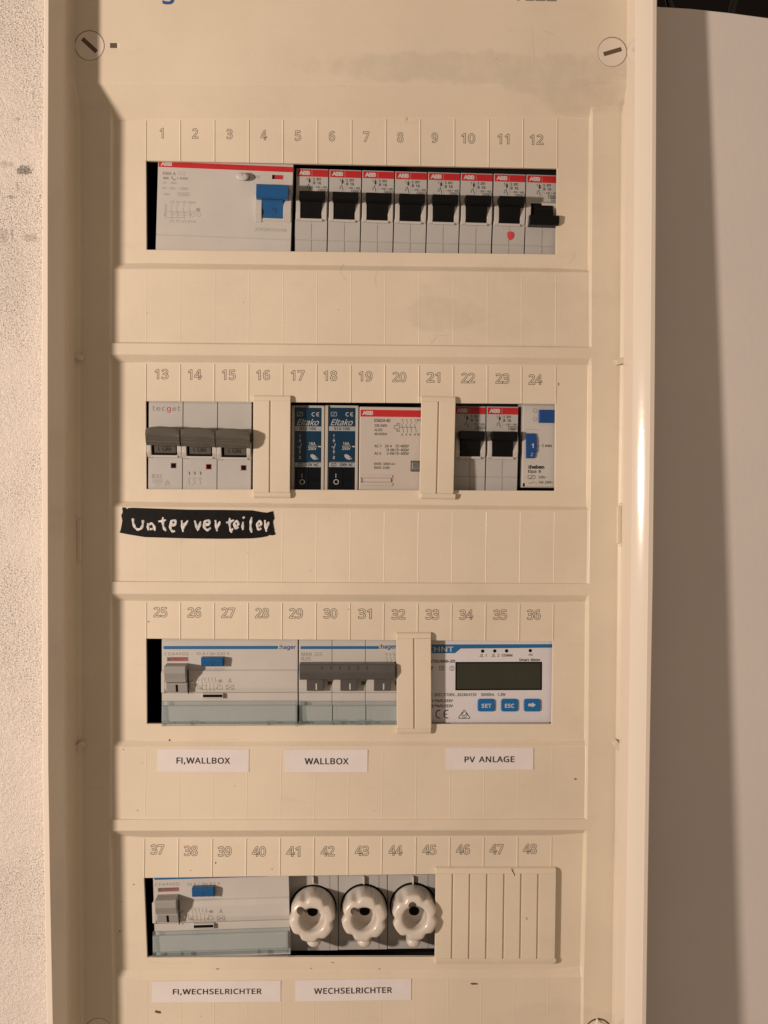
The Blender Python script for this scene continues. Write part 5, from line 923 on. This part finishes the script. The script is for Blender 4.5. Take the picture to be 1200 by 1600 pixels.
mt = Dev('smart_meter', 'white energy meter with dark display and three blue buttons, right end of the third row', 'meter', 673, 1003, -13, -.2)
b = mt.mb(); b.box(664, 998, 864, 1129.6, -60, 0, 'meter_white', 1.0, 2); b.box(664, 1128, 859, 1136, -60, -8, 'contactor_beige', .5); b.build('housing', mt.o)
b = mt.mb(); b.fpoly([(666,1007),(863.4,1006.4),(863.4,1012),(720,1013.4),(711,1020.6),(666,1020.6)], .07, 'blue_ink'); b.build('colour_stripe', mt.o)
b = mt.mb(); b.box(711.6, 1034.4, 847, 1078.8, -.5, .7, 'inner_black', .5); b.box(713.8, 1036.4, 845, 1076.6, .2, .95, 'lcd', .3); b.build('display', mt.o)
for xa, xb, t in ((746.4,773.2,'SET'),(783,809.2,'ESC'),(818.6,844.6,None)):
    b = mt.mb(); b.rrect(xa, 1092.2, xb, 1112, 4, -.5, 3, 'bright_blue', 1.2, 2); bt = b.build('push_button', mt.o)
    b = mt.mb()
    if t: b.text(t, xa+6, 1099.6, xb-5.6, 1106, 3.15, 'white_ink', .04, space=1.1)
    else: b.flat(825.5, 1099.4, 832, 1103.6, 3.15, 'white_ink'); b.fpoly([(831.5,1097.4),(837.2,1101.5),(831.5,1105.6)], 3.16, 'white_ink')
    b.build('button_lettering', bt)
for xx, yy_ in ((754.2,1017.4),(773,1017.2),(791.6,1017),(828.6,1016.6)): b = mt.mb(); b.disc(xx, yy_, 2.7, 0, .3, 'inner_black', 16, .1); b.build('signal_lamp', mt.o)
b = mt.mb(); H = .14
b.text('CHNT', 668, 1010.4, 708.6, 1018.4, H, 'white_ink', .015)
for xx in (749.4, 768): b.pline([(xx,1026.2),(xx+2,1026.2),(xx+2,1022.4),(xx+4,1022.4),(xx+4,1026.2),(xx+6,1026.2)], .8, H, 'black_ink')
b.text('1', 758.8, 1022.2, 760.2, 1026.2, H, 'black_ink', .02); b.text('2', 777.4, 1022.2, 780.2, 1026.2, H, 'black_ink', .02); b.text('COMM', 784, 1022, 800.6, 1026, H, 'black_ink', .03); b.text('FN', 826.4, 1021.6, 831.8, 1024.8, H, 'black_ink', .02)
b.text('Smart Meter', 811.2, 1028.8, 844.4, 1033.2, H, 'black_ink', .03); b.text('DTSU666-20', 670.5, 1030.8, 711.2, 1035.6, H, 'black_ink', .035)
b.ring(706.2, 1044.2, 3.6, .7, H, 'black_ink'); b.line(706.2, 1041.8, 706.2, 1046.4, .9, H, 'black_ink')
for q in ((687,1041,694,1041),(687,1047,694,1047),(687,1041,687,1047),(694,1041,694,1047)): b.line(*q, .7, H, 'black_ink')
b.flat(689, 1042.8, 692, 1045.2, H, 'grey_ink'); b.fpoly([(671,1041),(675.5,1042),(678,1041.5),(675,1044.5),(675,1047.5),(671,1048)], H, 'black_ink')
b.text('AC 3X57.7/100V...3X240/415V   50/60Hz  1.2W', 669, 1083.2, 789.8, 1088, H, 'black_ink', .02)
b.text('CT1:*A/0.333V', 667, 1092.6, 707.8, 1097.2, H, 'black_ink', .03); b.text('CT2:*A/0.333V', 667, 1100.6, 707.8, 1105.4, H, 'black_ink', .03)
b.ring(686.6, 1115.8, 5.6, 1.7, H, 'black_ink', 16, 75, 285, ry=6.4); b.ring(699.0, 1115.8, 5.6, 1.7, H, 'black_ink', 16, 75, 285, ry=6.4); b.line(694, 1115.8, 699, 1115.8, 1.5, H, 'black_ink')
b.pline([(716.6,1120.6),(725.2,1109.4),(734,1120.6),(734,1122.4),(717,1122.4),(716.6,1120.6)], 1.1, H, 'black_ink'); b.ring(725.6, 1117, 4.2, .8, H, 'black_ink', 16, -40, 260); b.pline([(723.4,1116.6),(725.4,1119),(730,1113.4)], .9, H, 'black_ink')
b.build('printed_lettering', mt.o)

# fuse base and its three screw caps
fb = Dev('fuse_base', 'grey three pole fuse base holding the white screw caps in the bottom row', 'fuse holder', 451, 1372, -40, -.3)
cx = [(489.3,1418),(568.6,1416.5),(645.6,1414.5)]
for i, xa in enumerate((452.4, 529.2, 606.0)):
    b = fb.mb(); xb = xa+76; b.box(xa, 1362, xb, 1486-i*1.5, -60, 0, 'device_grey', .8); ho = b.build('pole_housing', fb.o)
    b = fb.mb(); c = cx[i]
    b.line(xa+63, 1366, xa+63, 1486-i*1.5, .7, .1, 'seam'); b.build('seam_line', ho)
    b = fb.mb(); b.disc(c[0], c[1]+.5, 38.5, None, .2, 'inner_black', 40); b.build('socket_ring', ho)
    b = fb.mb(); b.box(c[0]-1.2, 1370, c[0]+1.2, 1382, 0, 7, 'ceramic', .5); b.build('locating_pin', ho)
    b = fb.mb(); q = fb.P(c[0]+1, 1474, 44)
    n = 20; vs = []; fs = []
    for (h, k) in ((0,1),(36,1),(42,.85),(45,.55),(46,.02)):
        for j in range(n): a_ = 2*math.pi*j/n; vs.append((q.x+11.5*k*math.cos(a_), q.y+8.5*k*math.sin(a_), h))
    for j in range(4):
        for k in range(n): fs.append((j*n+k, j*n+(k+1)%n, (j+1)*n+(k+1)%n, (j+1)*n+k))
    b.add(vs, fs, 'ceramic', True); b.build('locking_knob', fb.o)
def screw_cap(i, px, py, label, a0, slot):
    """lobed porcelain cap; px,py is the middle of the cap at its base"""
    d = Dev('screw_cap', label, 'fuse cap', px, py, -39.5, 0, 'white porcelain screw caps')
    b = d.mb(); n = 120
    prof = [(0,34.6,0),(6,36.2,0),(14,36.9,.15),(24,37,.5),(34,37,.85),(46,36.8,1.0),(53,36.2,1.0),(57.5,35.2,1.0),(59.6,33,.95),(60.4,29.6,.6),(60.5,25,.2),(60.2,22.0,.05),(58.6,19.8,0),(54,18.6,0),(45,17.6,0),(34,16.6,0),(30,15.4,0),(28,10,0)]
    vs = []; fs = []
    for (h, r, sc_) in prof:
        for j in range(n):
            a_ = 2*math.pi*j/n; ph = ((a_-a0)*6/(2*math.pi)) % 1.0; g_ = abs(ph-.5)*2; dent = max(0.0, 1-g_/.52); dent = dent*dent*(3-2*dent)
            rr = r-4.3*sc_*dent; vs.append((rr*math.cos(a_), rr*math.sin(a_), h))
    m_ = len(prof)
    for q in range(m_-1):
        for j in range(n): fs.append((q*n+j, q*n+(j+1)%n, (q+1)*n+(j+1)%n, (q+1)*n+j))
    fs.append(tuple(range(n))[::-1]); fs.append(tuple((m_-1)*n+j for j in range(n)))
    b.add(vs, fs, 'ceramic', True); body = b.build('porcelain_body', d.o)
    def clean(k):
        bm = bmesh.new(); bm.from_mesh(k); bmesh.ops.recalc_face_normals(bm, faces=bm.faces); bm.to_mesh(k); bm.free()
    clean(body.data)
    b = d.mb(); b.add([(8.6*math.cos(2*math.pi*k/20)+slot[2], 7.4*math.sin(2*math.pi*k/20)+slot[3], 28.2) for k in range(20)], [tuple(range(20))], 'inner_black'); b.build('inspection_hole', d.o)
    # key notch cut through the rim of the opening
    b = d.mb(); sa = math.radians(slot[0]); ca, sn = math.cos(sa), math.sin(sa); L0, L1, wd = 8.0, slot[1]-.5, 6.3
    pts = [(ca*L0-sn*wd, sn*L0+ca*wd)]+[(ca*L1+wd*math.cos(sa+math.radians(90-18*k)), sn*L1+wd*math.sin(sa+math.radians(90-18*k))) for k in range(11)]+[(ca*L0+sn*wd, sn*L0-ca*wd)]
    b.rawpoly(pts, 24, 75, 'ceramic', 0); cutter = b.build('notch_shape', None); clean(cutter.data); cutter.location = d.o.location
    bpy.context.view_layer.update()
    md = body.modifiers.new('cut', 'BOOLEAN'); md.operation = 'DIFFERENCE'; md.object = cutter; md.solver = 'EXACT'
    me_ = bpy.data.meshes.new_from_object(body.evaluated_get(bpy.context.evaluated_depsgraph_get()))
    body.modifiers.clear()
    if len(me_.vertices) > 500: body.data = me_
    else: print('notch failed', len(me_.vertices))
    bpy.data.objects.remove(cutter)
    body.data.polygons.foreach_set('use_smooth', [True]*len(body.data.polygons)); body.data.set_sharp_from_angle(angle=math.radians(45))
    return d
screw_cap(0, 489.3, 1417.5, 'leftmost of the three white screw caps, key notch at its upper left', .70, (222, 25, 0, -3))
screw_cap(1, 568.6, 1416.5, 'middle one of the three white screw caps', .66, (222, 22, 1, -3))
screw_cap(2, 645.6, 1414.5, 'rightmost white screw cap, beside the ribbed blank plate, key notch at its top', .45, (258, 22, 0, -1))

# ------------------------------------------------------------------ blanking strips
def strip(label, TLx, TLy, wd, ht, tilt, grooves, htop=8.0, extra=False):
    d = Dev('blanking_strip', label, 'blanking strip', TLx, TLy, 0.4, tilt, 'cream blanking strips snapped over unused slots')
    b = d.mb(); y0, y1 = TLy, TLy+ht
    e = 9
    b.box(TLx+1, y0+1, TLx+wd-1, y1-1, -6, htop-2.4, 'cream_plastic', .6)
    # rounded top and bottom ends
    b.prism(TLx, TLx+wd, [(y0,0),(y0+.4,htop-4),(y0+2.5,htop-1.2),(y0+e-1,htop),(y0+e,htop),(y0+e,0)], 'cream_plastic', ref=htop, bev=.5)
    b.prism(TLx, TLx+wd, [(y1-e,0),(y1-e,htop),(y1-e+1,htop),(y1-2.5,htop-1.2),(y1-.4,htop-4),(y1,0)], 'cream_plastic', ref=htop, bev=.5)
    b.build('base_plate', d.o)
    xs = [TLx]+grooves+[TLx+wd]
    for a, c_ in zip(xs, xs[1:]):
        l_ = 0 if a == TLx else 1.1; r_ = 0 if c_ == TLx+wd else 1.1
        b = d.mb(); b.box(a+l_, y0+e-.02, c_-r_, y1-e+.02, 0, htop-.03, 'cream_plastic', .7); b.build('snap_segment', d.o)
    return d
strip('double width cream strip between the three toggled breaker and the blue relays', 395.8, 616.8, 58.2, 161.4, .15, [422.2])
strip('double width cream strip between the beige contactor and two black toggled breakers', 658.6, 617.8, 53.4, 162, .9, [685.6])
strip('double width cream strip left of the white energy meter', 619.6, 988.8, 54, 159, -.6, [646.8])
st = strip('wide ribbed cream blank plate covering slots 46 to 48 in the bottom row', 681, 1356.4, 188, 151, .3, [707.4, 734.2, 761, 787.8, 814.4, 841], 8.5)
b = st.mb(); b.ring(824.6, 1435, 4, .8, 8.65, 'frame_plastic', 18); b.ring(824.6, 1435, 2.2, .7, 8.7, 'engraved_line', 10, 90, 250); b.pline([(799.5,1356.5),(800.5,1361),(803,1364),(804.2,1368.5)], 1.3, 8.75, 'engraved_line'); b.build('moulding_mark', st.o)

# ------------------------------------------------------------------ stickers and tape
def sticker(txt, x0, y0, x1, y1, tx0, ty0, tx1, ty1, tilt, label, lev=LB):
    d = Dev('paper_label', label, 'label', x0, y0, lev+.25, tilt, 'white printed paper labels')
    b = d.mb(); X0, Y0, X1, Y1 = b.rect(x0, y0, x1, y1, .7); nx = 14; vs = []; fs = []
    random.seed(len(txt)+int(x0))
    ph = random.random()*6
    for i in range(nx+1):
        for j in range(5):
            u, v_ = i/nx, j/4; edge = (abs(u-.5)*2)**6+.5*(abs(v_-.5)*2)**6
            vs.append((X0+(X1-X0)*u, Y0+(Y1-Y0)*v_, .45+.12*math.sin(u*9+ph)+.45*edge*abs(math.sin(ph+u*3+v_))))
    for i in range(nx):
        for j in range(4): fs.append((i*5+j, (i+1)*5+j, (i+1)*5+j+1, i*5+j+1))
    o = len(vs)
    bd_ = [i*5 for i in range(nx+1)]+[nx*5+j for j in range(1,5)]+[i*5+4 for i in range(nx-1,-1,-1)]+[j for j in range(3,0,-1)]
    for k in bd_: vs.append((vs[k][0], vs[k][1], 0))
    for k in range(len(bd_)): fs.append((bd_[k], bd_[(k+1)%len(bd_)], o+(k+1)%len(bd_), o+k))
    b.add(vs, fs, 'paper', False); b.build('paper', d.o)
    b = d.mb(); b.text(txt, tx0, ty0, tx1, ty1, .85, 'black_ink', .018, space=1.06); b.build('printed_lettering', d.o)
sticker('FI,WALLBOX', 246, 1170.6, 389, 1205.6, 275.6, 1183.4, 359.4, 1194.6, .4, 'white paper label reading FI,WALLBOX under the third row')
sticker('WALLBOX', 445.2, 1171.4, 574.6, 1206.4, 476, 1184.4, 544.6, 1194.4, .2, 'white paper label reading WALLBOX under the third row')
sticker('PV ANLAGE', 697, 1168.8, 833.6, 1203, 725.8, 1182, 803.8, 1191.4, -.2, 'white paper label reading PV ANLAGE below the energy meter')
sticker('FI,WECHSELRICHTER', 237.6, 1533.6, 438.6, 1566.4, 270, 1545.4, 408.8, 1555.4, .1, 'white paper label reading FI,WECHSELRICHTER in the bottom left')
sticker('WECHSELRICHTER', 461.4, 1531.8, 642.6, 1564.8, 490.6, 1544, 612.6, 1553.4, -.4, 'white paper label reading WECHSELRICHTER below the screw caps')
tz = lambda p: (160+p[0]/3.0, 780+p[1]/3.0)
tp_ = Dev('black_tape', 'strip of black tape with white handwriting under numbers 13 to 16', 'tape', 190, 795, LB+.3, 0)
ol = [(92,40),(104,38),(112,44),(118,47),(120,41),(145,40),(400,49),(560,50),(700,52),(745,60),(772,63),(788,58),(800,56),(803,74),(806,90),(799,104),(801,120),(805,140),(806,152),(812,165),(796,170),(782,168),(772,174),(740,180),(700,184),(560,186),(400,184),(200,178),(120,165),(80,157),(86,140),(90,118),(93,100),(88,76),(95,60)]
b = tp_.mb(); q = [tp_.P(*tz(p), .9) for p in ol]
b.rawpoly([(v.x, v.y) for v in q], 0, .8, 'black_tape', .25); b.build('tape_body', tp_.o)
strokes = [[(143,90),(144,112),(152,133),(165,143),(180,140),(190,122),(190,98)],[(214,112),(213,128),(216,146)],[(218,122),(230,112),(242,124),(246,148)],[(222,140),(236,140)],
 [(284,84),(283,112),(287,134),(299,149)],[(262,104),(280,103),(298,97)],[(320,124),(338,122),(346,108),(338,98),(324,102),(317,122),(320,142),(330,152),(340,149)],[(328,112),(330,128)],
 [(372,99),(374,124),(378,153)],[(379,138),(388,118),(401,100)],[(374,118),(386,116)],[(433,100),(440,124),(448,148)],[(449,144),(456,122),(461,104)],
 [(476,124),(496,120),(506,108),(496,98),(480,104),(474,122),(482,140),(494,146),(508,134)],[(488,112),(490,126)],[(530,98),(533,124),(538,150)],[(538,136),(546,118),(551,104)],
 [(597,88),(596,118),(600,142),(606,157)],[(580,110),(598,106),(617,98)],[(604,148),(612,138)],[(622,128),(636,122),(638,108),(628,102),(618,114),(619,130),(628,138),(637,130)],[(660,106),(657,126),(659,144)],[(657,88),(663,86),(664,90)],
 [(700,84),(695,110),(694,134),(700,157)],[(728,128),(742,122),(746,108),(736,102),(726,114),(726,134),(734,144),(745,136)],[(762,98),(764,124),(769,152)],[(770,138),(776,118),(780,106)]]
b = tp_.mb(); random.seed(5)
for s_ in strokes:
    pts = [tp_.P(*tz(p), .9) for p in s_]; fine_ = []
    for a, c_ in zip(pts, pts[1:]):
        for k in range(4): fine_.append(a.lerp(c_, k/4))
    fine_.append(pts[-1]); n = len(fine_)
    for _ in range(2): fine_ = [fine_[0]]+[(fine_[k-1]+fine_[k]*2+fine_[k+1])/4 for k in range(1, n-1)]+[fine_[-1]]
    vs = []; fs = []
    for k, p in enumerate(fine_):
        t = (fine_[min(k+1,n-1)]-fine_[max(k-1,0)]); t = Vector((t.x, t.y)); t = t.normalized() if t.length else Vector((1,0))
        r = (1.75+.45*math.sin(k*1.1+len(s_)))*(.75 if k in (0, n-1) else 1)
        for u, hh in ((-1,.86),(-.5,1.15),(.5,1.15),(1,.86)): vs.append((p.x-t.y*r*u, p.y+t.x*r*u, hh+.0013*k))
    for k in range(n-1):
        for q in range(3): fs.append((k*4+q, k*4+q+1, (k+1)*4+q+1, (k+1)*4+q))
    b.add(vs, fs, 'paint_pen', True)
b.build('handwriting', tp_.o)
